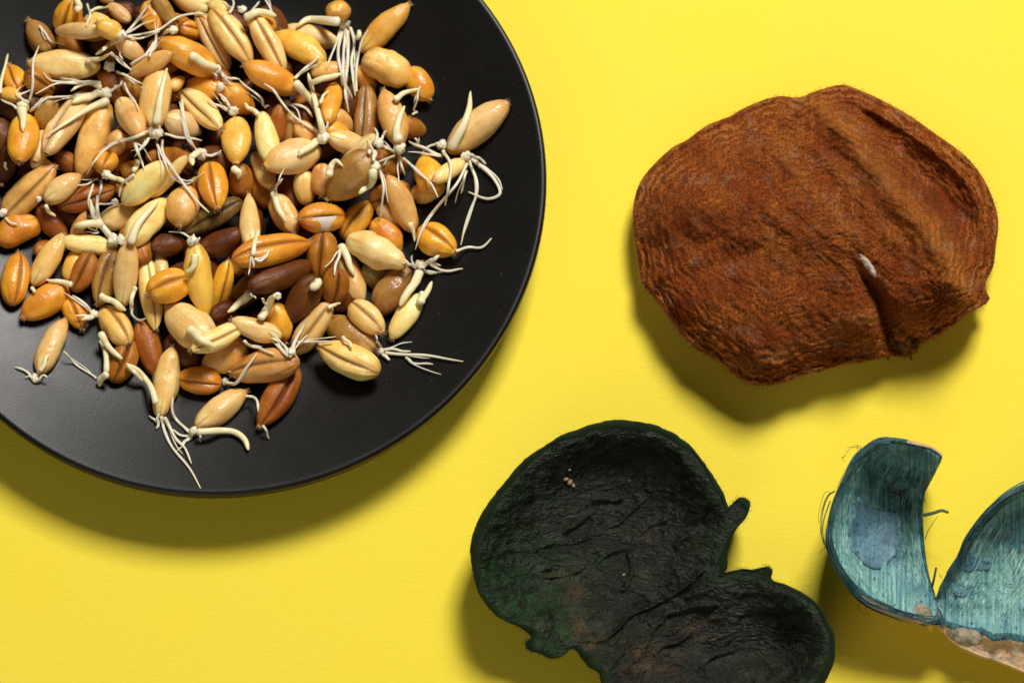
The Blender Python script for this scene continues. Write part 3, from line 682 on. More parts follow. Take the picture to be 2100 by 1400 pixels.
# ------------------------------------------------------------------ seed pods
def q2(pts, s, ox, oy): return [(ox + x / s, oy + y / s) for x, y in pts]

def shell(name, center, outer, inner_w, zfun, n_per, rings, rim, under, mats, parent, disp=None, midfun=None, attr=None, jit=0.0):
    """polar skin: centre -> inner rim (zfun) -> rolled rim -> outside wall tucked under.
    rim: list of (fraction across the rim band, dz); under: list of (scale towards centre, z)"""
    O = closed_catmull(outer, n_per); n = len(O)
    C = np.array(center, float)
    if jit:
        rr_ = 1 + (jit * nz(O[:, 0] * .035, O[:, 1] * .035, 2.7, 4, .7)) / np.linalg.norm(O - C, axis=1)
        O = C + (O - C) * rr_[:, None]
    dirv = C - O; ln = np.linalg.norm(dirv, axis=1)[:, None]; dirv = dirv / ln
    wv = np.asarray(inner_w(O)) if callable(inner_w) else np.full(n, inner_w)
    I = O + dirv * wv[:, None]
    px, layer = [], []
    S = np.linspace(0, 1, rings + 1)[1:] ** .85
    for s in S: px.append(C + s * (I - C)); layer.append(('in', s))
    for f, dz in rim: px.append(I + f * (O - I)); layer.append(('rim', f, dz))
    for s, z in under: px.append(C + s * (O - C)); layer.append(('un', s, z))
    px = np.array(px)
    X, Y = px[..., 0], px[..., 1]
    Z = zfun(X, Y)
    zI = Z[rings - 1]
    for k, l in enumerate(layer):
        if l[0] == 'rim': Z[k] = zI + l[2]
        if l[0] == 'un': Z[k] = np.minimum(l[2](O[:, 0], O[:, 1]) if callable(l[2]) else l[2], zI)
    if disp is not None: Z = Z + disp(X, Y, np.array([{'in': 1.0, 'rim': .7, 'un': .5}[l[0]] for l in layer])[:, None])
    Z = np.maximum(Z, .015)
    V = P2W(X, Y, Z).reshape(-1, 3)
    vc = P2W(C[0], C[1], float(zfun(np.array([C[0]]), np.array([C[1]]))[0] + (disp(np.array([C[0]]), np.array([C[1]]), 1.0)[0] if disp is not None else 0)))
    V = np.vstack([V, vc]); ci = len(V) - 1
    K = len(layer); fs, mi = [], []
    for j in range(n): fs.append((ci, j, (j + 1) % n)); mi.append(0)
    for k in range(K - 1):
        m = midfun(k, layer) if midfun else 0
        for j in range(n):
            j2 = (j + 1) % n
            fs.append((k * n + j, (k + 1) * n + j, (k + 1) * n + j2, k * n + j2)); mi.append(int(m[j]) if hasattr(m, '__len__') else m)
    uvp = np.vstack([px.reshape(-1, 2), C]) * .01
    c = np.array(parent.location)
    fs = [f[::-1] for f in fs]
    av = None
    if attr: av = {kk: np.append(f(X, Y).reshape(-1), 0) for kk, f in attr.items()}
    o = mesh_obj(name, V - c, fs, None, parent, uvp, mats=mats, midx=mi, attr=av)
    return o, V, O, rings, layer, n

def hairs(name, V, idx, nrm_out, count, ln, wid, mat, parent, seed, upbias=.5):
    r = random.Random(seed); hv, hf = [], []
    c = np.array(parent.location)
    for q in range(count):
        i = r.choice(idx); p = Vector(V[i]); 
        d = (Vector(nrm_out(V[i])) + Vector((r.gauss(0, .6), r.gauss(0, .6), r.gauss(upbias, .5)))).normalized()
        p = p + Vector((r.gauss(0, .03), r.gauss(0, .03), 0)) - d * .01
        s = d.cross(Vector((r.random(), r.random(), r.random()))).normalized() * wid
        l = ln * r.uniform(.4, 1.2); i0 = len(hv)
        hv += [tuple(p - s - Vector(c)), tuple(p + s - Vector(c)), tuple(p + d * l - Vector(c))]; hf.append((i0, i0 + 1, i0 + 2))
    o = mesh_obj(name, hv, hf, mat, parent, smooth=False); o['kind'] = 'stuff'
    return o

def gauss_line(X, Y, pts, sig): return np.exp(-(polydist(X, Y, pts) / sig) ** 2)

# ---- rust brown velvety pod
k = NT('rust_velvet'); tc = k.n('ShaderNodeTexCoord'); uv = tc.outputs['UV']; ob = tc.outputs['Object']
c = k.mix(k.ramp(k.noise(uv, .9, 5, .6), [(.35, 0.0), (.66, 1.0)]), (.36, .060, .008), (.62, .180, .024))
c = k.mix(k.ramp(k.noise(k.mapping(uv, (3.2, 1.0, 1), (0, 0, .75)), 1.6, 5, .6), [(.40, 0.0), (.68, .75)]), c, (.20, .032, .006))
c = k.mix(k.ramp(k.noise(uv, 2.3, 4, .6), [(.54, 0.0), (.68, .5)]), c, (.44, .24, .14))
c = k.mix(k.ramp(k.noise(uv, 22, 4, .7), [(.42, 0.0), (.62, .85)]), c, (.045, .010, .004))
c = k.mix(k.ramp(k.noise(uv, 34, 2, .5), [(.62, 0.0), (.72, .7)]), c, (.48, .22, .10))
c = k.mix(k.ramp(k.noise(uv, 5.5, 4, .6), [(.68, 0.0), (.745, .85)]), c, (.02, .016, .012))
crest = k.n('ShaderNodeAttribute', _attribute_name='ridge_tint').outputs['Fac']
c = k.mix(k.math('MULTIPLY', crest, k.ramp(k.noise(uv, 7, 4, .65), [(.35, .15), (.6, .85)])), c, (.56, .225, .045))  # lighter orange tan along the ridge and fold lines
rd_ = k.n('ShaderNodeAttribute', _attribute_name='rimd').outputs['Fac']
sw = k.math('SINE', k.math('ADD', k.math('MULTIPLY', rd_, 44.0), k.math('MULTIPLY', k.noise(uv, 1.6, 4, .6), 26.0)))
sw = k.math('MULTIPLY', k.math('ADD', k.math('MULTIPLY', sw, .5), .5), k.ramp(k.noise(uv, 1.2, 3), [(.35, .25), (.65, 1.0)]))
dg_ = k.noise(k.mapping(uv, (9, 1.3, 1), (0, 0, .85)), 1.5, 5, .62, .8)
hh_ = k.math('ADD', k.math('MULTIPLY', sw, k.ramp(rd_, [(.0, .9), (.45, .55), (1.0, .25)])), k.math('ADD', .25, k.math('MULTIPLY', dg_, .6)))
c = k.mix(k.ramp(hh_, [(.45, .6), (.80, 0.0)]), c, (.095, .021, .004))
c = k.mix(k.ramp(hh_, [(.95, 0.0), (1.35, .32)]), c, (.62, .26, .06))
b = k.bump(k.noise(uv, 30, 4, .7), .9, .06); b = k.bump(hh_, .85, .07, b)
k.P(Base__Color=c, Roughness=.9, Specular__IOR__Level=.08, Normal=b, Sheen__Weight=.06, Sheen__Roughness=.5)
k.b.inputs['Sheen Tint'].default_value = (.9, .5, .25, 1); M_RUST = k.m
k = NT('rust_hair'); oi = k.n('ShaderNodeTexCoord')
k.P(Base__Color=k.mix(k.ramp(k.noise(oi.outputs['Object'], 9, 3), [(.4, 0.0), (.6, 1.0)]), (.10, .024, .006), (.46, .17, .04)), Roughness=.7); M_RHAIR = k.m
BO = q2([(92, 560), (115, 470), (165, 400), (240, 330), (300, 297), (380, 240), (470, 205), (510, 180), (590, 145), (660, 128), (735, 132), (800, 108), (895, 84), (960, 100), (1060, 145), (1160, 200), (1260, 270),
         (1370, 350), (1440, 430), (1485, 520), (1508, 610), (1500, 700), (1488, 790), (1460, 850), (1464, 905), (1445, 942), (1400, 965), (1330, 1020), (1260, 1065), (1200, 1088), (1195, 1115), (1150, 1138), (1090, 1135), (1000, 1155), (900, 1170),
         (800, 1200), (740, 1210), (690, 1235), (620, 1248), (550, 1245), (480, 1205), (390, 1140), (320, 1095), (250, 1020), (190, 930), (130, 860), (110, 750), (95, 660)], 1608 / 850., 1250, 130)
RIDGE = [(1640, 196), (1690, 222), (1740, 268), (1790, 335), (1850, 405), (1905, 465), (1950, 540), (1985, 620)]
DIP = [(1745, 215), (1830, 300), (1900, 390), (1960, 480), (2000, 560)]
CLEFT = [(1735, 505), (1760, 545), (1790, 590), (1808, 640), (1825, 690), (1850, 720)]
CLEFT2 = [(1800, 600), (1830, 650), (1865, 680), (1890, 712)]
BOc = np.array(BO + [BO[0]])
def bz(X, Y):
    d = polydist(X, Y, BOc)
    ez = .24 + .30 * np.clip((1750 - X) / 500, 0, 1) * np.clip((Y - 350) / 350, 0, 1) + .18 * np.exp(-((X - 1560) ** 2 + (Y - 770) ** 2) / 180. ** 2)
    u = np.clip(d / 340, 0, 1)
    zl = ez + 1.95 * np.sqrt(np.clip(1 - (1 - u) ** 2, 0, 1))
    zl = zl + .52 * gauss_line(X, Y, RIDGE, 42)
    # right of the ridge the skin drops into a hollow and curls up again at the margin
    r = (X - np.interp(Y, [p[1] for p in RIDGE], [p[0] for p in RIDGE])) * .72
    zr = ez + .92 * np.sqrt(np.clip(d / 30, 0, 1)) - .62 * (1 - np.exp(-(d / 50) ** 2))
    R = np.clip((r + 12) / 84, 0, 1); R = R * R * (3 - 2 * R)
    z = zl * (1 - R) + zr * R
    deep = np.clip((Y - 490) / 170, .05, 1)
    z = z - .60 * gauss_line(X, Y, CLEFT, 17) * deep - .36 * gauss_line(X, Y, CLEFT2, 19) * np.clip((Y - 570) / 90, 0, 1)
    z = z + .30 * np.exp(-((X - 1765) ** 2 + (Y - 650) ** 2) / 48. ** 2) + .46 * np.exp(-((X - 1915) ** 2 + (Y - 600) ** 2) / 85. ** 2)
    z = z - .26 * np.exp(-(((X - 1480) / 150) ** 2 + ((Y - 530) / 60) ** 2)) + .14 * gauss_line(X, Y, [(1400, 420), (1560, 400), (1680, 470), (1760, 540)], 45)
    z = z + .10 * gauss_line(X, Y, [(1590, 300), (1660, 380), (1740, 470)], 18) + .09 * gauss_line(X, Y, [(1660, 290), (1750, 390), (1840, 500)], 14) - .07 * gauss_line(X, Y, [(1380, 570), (1480, 545), (1560, 510)], 12)
    return z
def bdisp(X, Y, wgt):
    d = polydist(X, Y, BOc); X = np.asarray(X, float); Y = np.asarray(Y, float)
    warp = nz(X * .012, Y * .012, 1.3, 3) * 22
    side = np.clip((1500 - X) / 120, 0, 1) * np.clip((Y - 360) / 80, 0, 1) + np.clip((Y - 640) / 80, 0, 1) + np.clip((X - 1880) / 60, 0, 1)
    warp = warp + 7 * nz(X * .05, Y * .05, 3.3, 2)
    z = .034 * np.sin((d + warp) * 2 * np.pi / 15) * np.exp(-(d / 62) ** 2) * np.clip(side, 0, 1)
    a = .7; u = X * math.cos(a) + Y * math.sin(a); v = -X * math.sin(a) + Y * math.cos(a)
    z = z + .055 * nz(u * .008, v * .030, 5.1, 3) + .05 * nz(X * .02, Y * .02, 2.2, 4) + .012 * nz(X * .07, Y * .07, 7.2, 2)
    z = z + .03 * np.sin((np.hypot(X - 1850, Y - 560) + warp) * 2 * np.pi / 13) * np.exp(-(((X - 1930) / 60) ** 2 + ((Y - 620) / 70) ** 2))
    return z * wgt
pod = empty('brown_seed_pod', (6.2, 2.4, 0))
tag(pod, 'rust brown velvety dried seed pod half lying domed side up on yellow paper', 'seed pod')
sh, V, O, rg, lay, n = shell('pod_shell', (1660, 500), BO, 14, bz, 9, 110, [(.35, .0), (.7, -.05), (1.0, -.16)], [(.985, lambda x, y: np.full(len(x), .5)), (.9, lambda x, y: np.full(len(x), .30)), (.6, .12), (.2, .10)], [M_RUST], pod, bdisp, attr={'rimd': lambda X, Y: polydist(X, Y, BOc) * .01, 'ridge_tint': lambda X, Y: np.clip(gauss_line(X, Y, RIDGE, 26) * .55 + .35 * gauss_line(X, Y, [(1590, 300), (1660, 380), (1740, 470)], 14) + .25 * gauss_line(X, Y, [(1660, 290), (1750, 390), (1840, 500)], 12) + .5 * gauss_line(X, Y, [(1400, 745), (1560, 740), (1700, 690), (1790, 640)], 18), 0, 1)})
ids = list(range(0, (rg + 3) * n))
hairs('velvet_hair', V, ids, lambda p: (0, 0, .6), 5000, .04, .0045, M_RHAIR, pod, 5)
rimids = list(range((rg + 1) * n, (rg + 3) * n))
oc = P2W(1660, 500, .8)
hairs('rim_hair', V, rimids, lambda p: Vector((p[0] - oc[0], p[1] - oc[1], 0)).normalized() * 1.4, 4500, .05, .005, M_RHAIR, pod, 6, .1)
# woody knot at the mouth of the cleft, pale scar inside it, small stub on the right
def lump(name, px, py, z, rx, ry, rz, seed, mat, parent, rot=0.0, amp=.35):
    cen = P2W(px, py, z); vs, fs = [], []; NU, NV = 26, 18
    for i in range(NV + 1):
        t = math.pi * i / NV
        for j in range(NU):
            p = 2 * math.pi * j / NU
            d = Vector((math.sin(t) * math.cos(p), math.sin(t) * math.sin(p), math.cos(t)))
            s = 1 + amp * mnoise.noise(d * 2.0 + Vector((seed, 0, 0))) + amp * .6 * mnoise.noise(d * 5.5 + Vector((0, seed, 0)))
            x, y = d.x * rx * s, d.y * ry * s
            vs.append((cen[0] + x * math.cos(rot) - y * math.sin(rot), cen[1] + x * math.sin(rot) + y * math.cos(rot), cen[2] + d.z * rz * s))
    for i in range(NV):
        for j in range(NU): fs.append((i * NU + j, (i + 1) * NU + j, (i + 1) * NU + (j + 1) % NU, i * NU + (j + 1) % NU))
    uvs = [(v[0], v[1]) for v in vs]
    return mesh_obj(name, np.array(vs) - np.array(parent.location), fs, mat, parent, uvs)
k = NT('dark_knot'); tc = k.n('ShaderNodeTexCoord'); ob = tc.outputs['Object']
k.P(Base__Color=k.mix(k.ramp(k.noise(k.mapping(ob, (9, 2.5, 9), (0, 0, .5)), 1.0, 4, .6), [(.38, 0.0), (.66, 1.0)]), (.05, .013, .004), (.24, .085, .02)), Roughness=.8, Normal=k.bump(k.noise(k.mapping(ob, (14, 4, 14), (0, 0, .5)), 1.0, 4, .6), 1.0, .08))
lump('stalk_knot', 1848, 692, .36, .27, .36, .34, 3.3, k.m, pod, .5, .28)
for q_ in range(11):
    a_ = random.Random(q_); px0, py0 = 1822 + a_.uniform(-6, 40), 662 + a_.uniform(-8, 22); dx_, dy_ = a_.uniform(-6, 26), a_.uniform(34, 62)
    pt = catmull([(px0, py0), (px0 + dx_ * .3 + a_.uniform(-9, 9), py0 + dy_ * .4), (px0 + dx_ + a_.uniform(-6, 6), py0 + dy_)], 6)
    zz = np.interp(np.linspace(0, 1, len(pt)), [0, .45, 1], [.60, .74 + a_.uniform(-.04, .05), .32])
    tv, tf, tu = tube(P2W(pt[:, 0], pt[:, 1], zz), np.linspace(.045, .025, len(pt)), .8, 6)
    mesh_obj('knot_fibre', np.array(tv) - np.array(pod.location), tf, M_RUST if q_ % 2 else k.m, pod, tu)
lump('rim_stub', 2016, 610, .62, .11, .15, .14, 8.1, M_RUST, pod)
k = NT('pale_scar'); tc = k.n('ShaderNodeTexCoord')
k.P(Base__Color=k.mix(k.ramp(k.noise(tc.outputs['Object'], 9, 4), [(.4, 0.0), (.65, 1.0)]), (.55, .47, .40), (.24, .13, .07)), Roughness=.8, Normal=k.bump(k.noise(tc.outputs['Object'], 40, 3), .6, .02))
zs = float(bz(np.array([1782.]), np.array([546.]))[0])
lump('pale_scar', 1781, 545, zs + .03, .07, .27, .07, 1.7, k.m, pod, math.radians(33), .25)

# ---- dark green pod, open side up
k = NT('dark_pod_lining'); tc = k.n('ShaderNodeTexCoord'); uv = tc.outputs['UV']
c = k.mix(k.ramp(k.noise(uv, .75, 5, .6), [(.35, 0.0), (.66, 1.0)]), (.005, .006, .003), (.020, .025, .012))
c = k.mix(k.ramp(k.noise(uv, 1.5, 5, .62), [(.55, 0.0), (.70, .6)]), c, (.012, .036, .010))
c = k.mix(k.ramp(k.noise(k.mapping(uv, (1, 1.6, 1)), 1.1, 5, .65), [(.60, 0.0), (.72, .45)]), c, (.075, .040, .018))
c = k.mix(k.ramp(k.noise(uv, 24, 3, .6), [(.45, 0.0), (.7, .7)]), c, (.006, .006, .004))
c = k.mix(k.ramp(k.noise(uv, 17, 2, .5), [(.74, 0.0), (.78, .7)]), c, (.20, .16, .10))
gm = k.n('ShaderNodeAttribute', _attribute_name='moss').outputs['Fac']; bm = k.n('ShaderNodeAttribute', _attribute_name='bare').outputs['Fac']
c = k.mix(k.math('MULTIPLY', gm, k.ramp(k.noise(uv, 5, 4, .65), [(.40, .0), (.60, .9)])), c, (.014, .050, .010))
c = k.mix(k.math('MULTIPLY', bm, k.ramp(k.noise(uv, 4, 5, .65), [(.40, .0), (.58, 1.0)])), c, (.078, .050, .024))
c = k.mix(k.ramp(k.noise(uv, 1.3, 5, .65), [(.56, 0.0), (.68, .6)]), c, (.05, .056, .036))
b = k.bump(k.noise(uv, 28, 4, .7), .7, .05); b = k.bump(k.math('SUBTRACT', 1.0, k.math('ABSOLUTE', k.math('SUBTRACT', k.noise(k.mapping(uv, (1, 2.0, 1), (0, 0, -.5)), 1.9, 5, .6, .5), .5))), 1.0, .45, b)
k.P(Base__Color=c, Roughness=k.ramp(k.noise(uv, 6, 4), [(.3, .34), (.7, .54)]), Specular__IOR__Level=.44, Normal=b); M_GIN = k.m
k = NT('green_velvet'); tc = k.n('ShaderNodeTexCoord'); uv = tc.outputs['UV']
c = k.mix(k.ramp(k.noise(uv, 2.0, 4, .6), [(.35, 0.0), (.65, 1.0)]), (.008, .018, .005), (.017, .036, .010))
c = k.mix(k.ramp(k.noise(uv, 30, 3, .6), [(.45, 0.0), (.68, .8)]), c, (.006, .010, .004))
k.P(Base__Color=c, Roughness=.9, Specular__IOR__Level=.1, Normal=k.bump(k.noise(uv, 30, 4, .7), .9, .05), Sheen__Weight=.03); M_GOUT = k.m
k = NT('green_hair'); k.P(Base__Color=(.012, .028, .008, 1), Roughness=.8); M_GHAIR = k.m
GO = q2([(1495, 505), (1482, 474), (1448, 462), (1412, 488), (1392, 515), (1340, 412), (1290, 330), (1200, 210), (1130, 155), (1040, 110), (920, 82), (790, 78), (690, 98), (580, 140), (470, 195), (360, 275), (260, 385), (170, 500), (110, 610),
         (85, 700), (88, 800), (110, 900), (150, 990), (220, 1065), (300, 1105), (368, 1143), (388, 1172), (362, 1192), (368, 1228), (432, 1252), (480, 1276), (540, 1268), (572, 1228), (618, 1238), (650, 1282), (682, 1322), (728, 1346), (745, 1400), (770, 1480), (900, 1590), (1150, 1650), (1450, 1640),
         (1700, 1560), (1830, 1450), (1900, 1340), (1922, 1260), (1920, 1170), (1890, 1090), (1840, 1010), (1770, 950), (1680, 905), (1608, 880), (1606, 830), (1582, 812), (1545, 832), (1460, 824), (1405, 840), (1364, 856), (1374, 825), (1380, 760), (1392, 700), (1422, 630), (1470, 570)], 1965 / 800., 930, 830)
GOc = np.array(GO + [GO[0]])
GT = lambda p: q2(p, 1965 / 800., 930, 830)
GCR = [GT(p) for p in ([(230, 760), (330, 725), (420, 708), (550, 680), (740, 640), (850, 560), (960, 470)], [(430, 850), (500, 862), (570, 850), (640, 815)], [(670, 855), (720, 790), (790, 740), (880, 700)],
       [(560, 1190), (760, 1175), (900, 1060), (1080, 960), (1250, 840)], [(850, 910), (890, 830), (890, 740), (930, 660), (1000, 600), (1080, 570)], [(850, 1330), (980, 1180), (1070, 1050), (1300, 1000)],
       [(1000, 1280), (1080, 1205), (1200, 1150)], [(330, 900), (360, 850), (480, 800)], [(1120, 700), (1160, 650), (1240, 620)], [(1220, 1340), (1300, 1250), (1420, 1230)], [(720, 480), (850, 460)], [(560, 610), (700, 560)])]
GLIP = [GO[i] for i in range(len(GO))]
def gz(X, Y):
    d = polydist(X, Y, GOc)
    # two bowls joined by a higher waist
    b1 = np.exp(-(((X - 1215) / 230) ** 2 + ((Y - 1080) / 230) ** 2)); b2 = np.exp(-(((X - 1520) / 200) ** 2 + ((Y - 1360) / 200) ** 2))
    rimz = 1.45 - .40 * np.exp(-((X - 1190) ** 2 + (Y - 1345) ** 2) / 130. ** 2) - .5 * np.exp(-((X - 1500) ** 2 + (Y - 1180) ** 2) / 110. ** 2)
    floor = .52 - .30 * np.maximum(b1, b2)
    z = floor + (rimz - floor) * np.exp(-(np.maximum(d - 16, 0) / 62) ** 1.5)
    return z
def gdisp(X, Y, wgt):
    d = polydist(X, Y, GOc)
    a = -.55; u = X * math.cos(a) + Y * math.sin(a); v = -X * math.sin(a) + Y * math.cos(a)
    w1 = nz(u * .012, v * .030, 3.3, 5, .6); rd = 1 - np.abs(nz(u * .010, v * .022, 9.3, 4, .5)) * 2.2
    z = .045 * w1 + .020 * rd + .012 * nz(X * .05, Y * .05, 1.2, 2)
    wx, wy = nz(X * .016, Y * .016, 6.1, 1) * 14, nz(X * .016, Y * .016, 16.1, 1) * 14
    for L_ in GCR: dl = polydist(X + wx, Y + wy, L_); z = z + .075 * np.exp(-(dl / 5.0) ** 2) - .035 * np.exp(-((dl - 10) / 8) ** 2)
    return z * wgt * np.clip(d / 45, .25, 1)
gp = empty('green_seed_pod', (2.8, -4.6, 0))
tag(gp, 'dark green open two lobed seed pod showing its wrinkled blackish inside', 'seed pod')
sh, V, O, rg, lay, n = shell('pod_shell', GT([(1000, 930)])[0], GO, lambda O: 13 + 4 * np.sin(np.arange(len(O)) * .11) + 3 * np.sin(np.arange(len(O)) * .37), gz, 7, 110, [(.3, .035), (.6, .02), (.85, -.05), (1.0, -.20)],
      [(.985, .95), (.95, .6), (.86, .3), (.7, .12), (.3, .06)], [M_GIN, M_GOUT], gp, gdisp, lambda k_, l_: 0 if l_[k_][0] == 'in' and k_ < 108 else 1,
      {'moss': lambda X, Y: np.exp(-(np.hypot((X - 1080) / 130, (Y - 1200) / 110)) ** 2) + .7 * np.exp(-(polydist(X, Y, GOc) / 40) ** 2) + .8 * np.exp(-(np.hypot((X - 1150) / 50, (Y - 1300) / 50)) ** 2),
       'bare': lambda X, Y: np.clip(sum(np.exp(-(np.hypot((X - a) / r, (Y - b_) / (r * .8))) ** 2) for a, b_, r in ((1178, 1215, 30), (1192, 1290, 36), (1215, 1330, 26), (1325, 1335, 36), (1305, 1380, 34), (1436, 1290, 30), (1385, 1360, 26), (1140, 1170, 20))), 0, 1)}, 2.2)
oc = P2W(1330, 1200, 1.0)
rimids = list(range((rg) * n, (rg + 6) * n))
hairs('rim_velvet', V, rimids, lambda p: Vector((p[0] - oc[0], p[1] - oc[1], .3)).normalized(), 8000, .032, .0045, M_GHAIR, gp, 8, .35)
inids = list(range(8 * n, rg * n))
hairs('inner_fuzz', V, inids, lambda p: (0, 0, .5), 2500, .06, .004, M_GHAIR, gp, 9)
k = NT('tan_crumb'); k.P(Base__Color=(.42, .27, .15, 1), Roughness=.8)
for q, (x, y, r) in enumerate(((1161, 982, .05), (1169, 988, .06), (1176, 995, .045), (1168, 963, .03), (1279, 1178, .03), (1291, 985, .02))):
    zz = float(gz(np.array([x * 1.0]), np.array([y * 1.0]))[0] + gdisp(np.array([x * 1.0]), np.array([y * 1.0]), 1.0)[0])
    lump('pale_crumb', x, y, zz + .02, r, r * .7, r * .6, q * 2.2, k.m, gp, q)

# ---- blue green fibrous pod, split in two halves
BT = lambda p: q2(p, 2.546, 1640, 850)
k = NT('blue_fibre_lining'); tc = k.n('ShaderNodeTexCoord'); uv = tc.outputs['UV']
st = k.noise(k.mapping(uv, (16, .8, 1), (0, 0, -.06)), 1.0, 5, .65, .35)
c = k.mix(k.ramp(st, [(.36, 0.0), (.62, 1.0)]), (.06, .23, .275), (.38, .68, .60))
c = k.mix(k.ramp(k.noise(uv, .8, 4, .6), [(.44, 0.0), (.68, .75)]), c, (.03, .125, .185))
c = k.mix(k.ramp(k.noise(k.mapping(uv, (1.2, 1.2, 1)), 1.7, 5, .6), [(.56, 0.0), (.68, .65)]), c, (.035, .085, .19))
c = k.mix(k.ramp(k.noise(k.mapping(uv, (1.5, .7, 1)), 1.3, 4, .6), [(.58, 0.0), (.70, .5)]), c, (.055, .16, .05))
c = k.mix(k.ramp(k.noise(k.mapping(uv, (22, 11, 1)), 1.0, 2, .5), [(.64, 0.0), (.675, .95)]), c, (.010, .013, .012))
c = k.mix(k.ramp(k.noise(uv, 2.4, 2), [(.735, 0.0), (.76, .7)]), c, (.16, .07, .03))
mottle_fac = k.n('ShaderNodeAttribute', _attribute_name='dark_mottle').outputs['Fac']
c = k.mix(k.math('MULTIPLY', mottle_fac, k.ramp(k.noise(uv, 3.2, 5, .7), [(.36, .15), (.6, 1.0)])), c, (.020, .040, .030))  # darker green and brown mottling in patches of the lining
c = k.mix(k.math('MULTIPLY', mottle_fac, k.ramp(k.noise(uv, 5, 4, .6), [(.55, 0.0), (.66, .8)])), c, (.10, .055, .025))
b = k.bump(st, .9, .05); b = k.bump(k.noise(uv, 12, 4, .6), .45, .05, b)
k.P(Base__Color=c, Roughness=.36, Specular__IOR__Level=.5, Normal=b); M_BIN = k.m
k = NT('teal_fibre_rim'); tc = k.n('ShaderNodeTexCoord'); uv = tc.outputs['UV']
c = k.mix(k.ramp(k.noise(uv, 9, 4, .65), [(.38, 0.0), (.66, 1.0)]), (.008, .055, .060), (.05, .20, .21))
c = k.mix(k.ramp(k.noise(uv, 3, 4), [(.55, 0.0), (.7, .6)]), c, (.05, .10, .16))
k.P(Base__Color=c, Roughness=.55, Normal=k.bump(k.noise(uv, 18, 4, .7), .8, .05)); M_BRIM = k.m
k = NT('beige_cut_husk'); tc = k.n('ShaderNodeTexCoord'); uv = tc.outputs['UV']
c = k.mix(k.ramp(k.noise(uv, 3.5, 5, .6), [(.35, 0.0), (.68, 1.0)]), (.56, .34, .17), (.68, .50, .33))
c = k.mix(k.ramp(k.noise(uv, 2.2, 4, .6), [(.56, 0.0), (.70, .6)]), c, (.10, .15, .13))
k.P(Base__Color=c, Roughness=.75, Normal=k.bump(k.noise(uv, 14, 4, .65), .6, .05)); M_BEIGE = k.m
k = NT('teal_thread'); tc = k.n('ShaderNodeTexCoord')
k.P(Base__Color=k.mix(k.ramp(k.noise(tc.outputs['Object'], 3, 3), [(.4, 0.0), (.6, 1.0)]), (.010, .055, .055), (.05, .13, .15)), Roughness=.5); M_THREAD = k.m
bp = empty('blue_seed_pod', (8.2, -5.0, 0))
tag(bp, 'teal blue fibrous seed pod split open with stringy edges and beige husk', 'seed pod')
BL = BT([(745, 215), (704, 172), (640, 150), (540, 125), (450, 117), (390, 130), (330, 170), (280, 225), (240, 300), (200, 380), (165, 470), (145, 560), (135, 640), (150, 720), (185, 800), (240, 890), (300, 960), (370, 1005), (480, 1050), (590, 1085), (700, 1105),
         (760, 1100), (745, 1040), (715, 985), (706, 930), (680, 850), (662, 760), (651, 660), (645, 560), (645, 480), (655, 410), (682, 355), (715, 290)])
BLR = np.array(BT([(745, 215), (640, 150), (540, 125), (450, 117), (390, 130), (330, 170), (280, 225), (240, 300), (200, 380), (165, 470), (145, 560), (135, 640), (150, 720), (185, 800), (240, 890), (300, 960), (370, 1005), (480, 1050), (590, 1085), (700, 1105)]))
BLE = np.array(BT([(745, 215), (682, 355), (655, 410), (645, 480), (645, 560), (662, 760), (706, 930)]))
def blz(X, Y):
    d = polydist(X, Y, BLR); e = polydist(X, Y, BLE)
    rimz = 1.7 + .5 * np.clip((1250 - Y) / 330, 0, 1) - .45 * np.clip((Y - 1180) / 110, 0, 1)
    floor = .52 + .25 * np.clip((1000 - Y) / 100, 0, 1)
    z = floor + (rimz - floor) * np.exp(-(np.maximum(d - 8, 0) / 52) ** 1.5)
    z = z + .55 * np.exp(-(e / 38) ** 2) * np.clip((1000 - Y) / 90, 0, 1) + .12 * np.exp(-(e / 30) ** 2)
    return z
def bldisp(X, Y, wgt):
    X = np.asarray(X, float); Y = np.asarray(Y, float)
    return (.06 * nz(X * .075, Y * .006, 4.4, 4) + .05 * nz(X * .02, Y * .012, 1.4, 4)) * wgt
lowr = lambda O: np.clip((O[:, 1] - 1180) / 60, 0, 1)
def rimmat(Oref):
    def f(k_, l_):
        if l_[k_][0] == 'in': return 0 if k_ < 58 else 1
        return np.where((Oref[:, 1] > 1215) & (l_[k_][0] == 'un' or l_[k_][1] > .55), 2, 1) if True else 1
    return f
OL = closed_catmull(BL, 8)
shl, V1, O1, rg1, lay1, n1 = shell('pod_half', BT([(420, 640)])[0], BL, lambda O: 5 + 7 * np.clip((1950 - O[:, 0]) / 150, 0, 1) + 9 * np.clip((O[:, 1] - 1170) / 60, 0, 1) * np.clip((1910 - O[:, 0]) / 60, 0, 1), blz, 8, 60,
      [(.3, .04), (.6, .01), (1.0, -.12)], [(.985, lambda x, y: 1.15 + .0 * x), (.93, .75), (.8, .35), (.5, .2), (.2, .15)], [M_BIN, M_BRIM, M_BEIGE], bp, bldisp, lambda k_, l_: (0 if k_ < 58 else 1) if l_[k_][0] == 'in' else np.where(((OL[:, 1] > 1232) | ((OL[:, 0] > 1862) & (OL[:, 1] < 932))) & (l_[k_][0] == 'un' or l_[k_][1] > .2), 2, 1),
      {'dark_mottle': lambda X, Y: np.clip(.75 * np.exp(-(np.hypot((X - 1835) / 75, (Y - 985) / 75)) ** 2) + .8 * np.exp(-(np.hypot((X - 1872) / 30, (Y - 1010) / 60)) ** 2), 0, 1)})
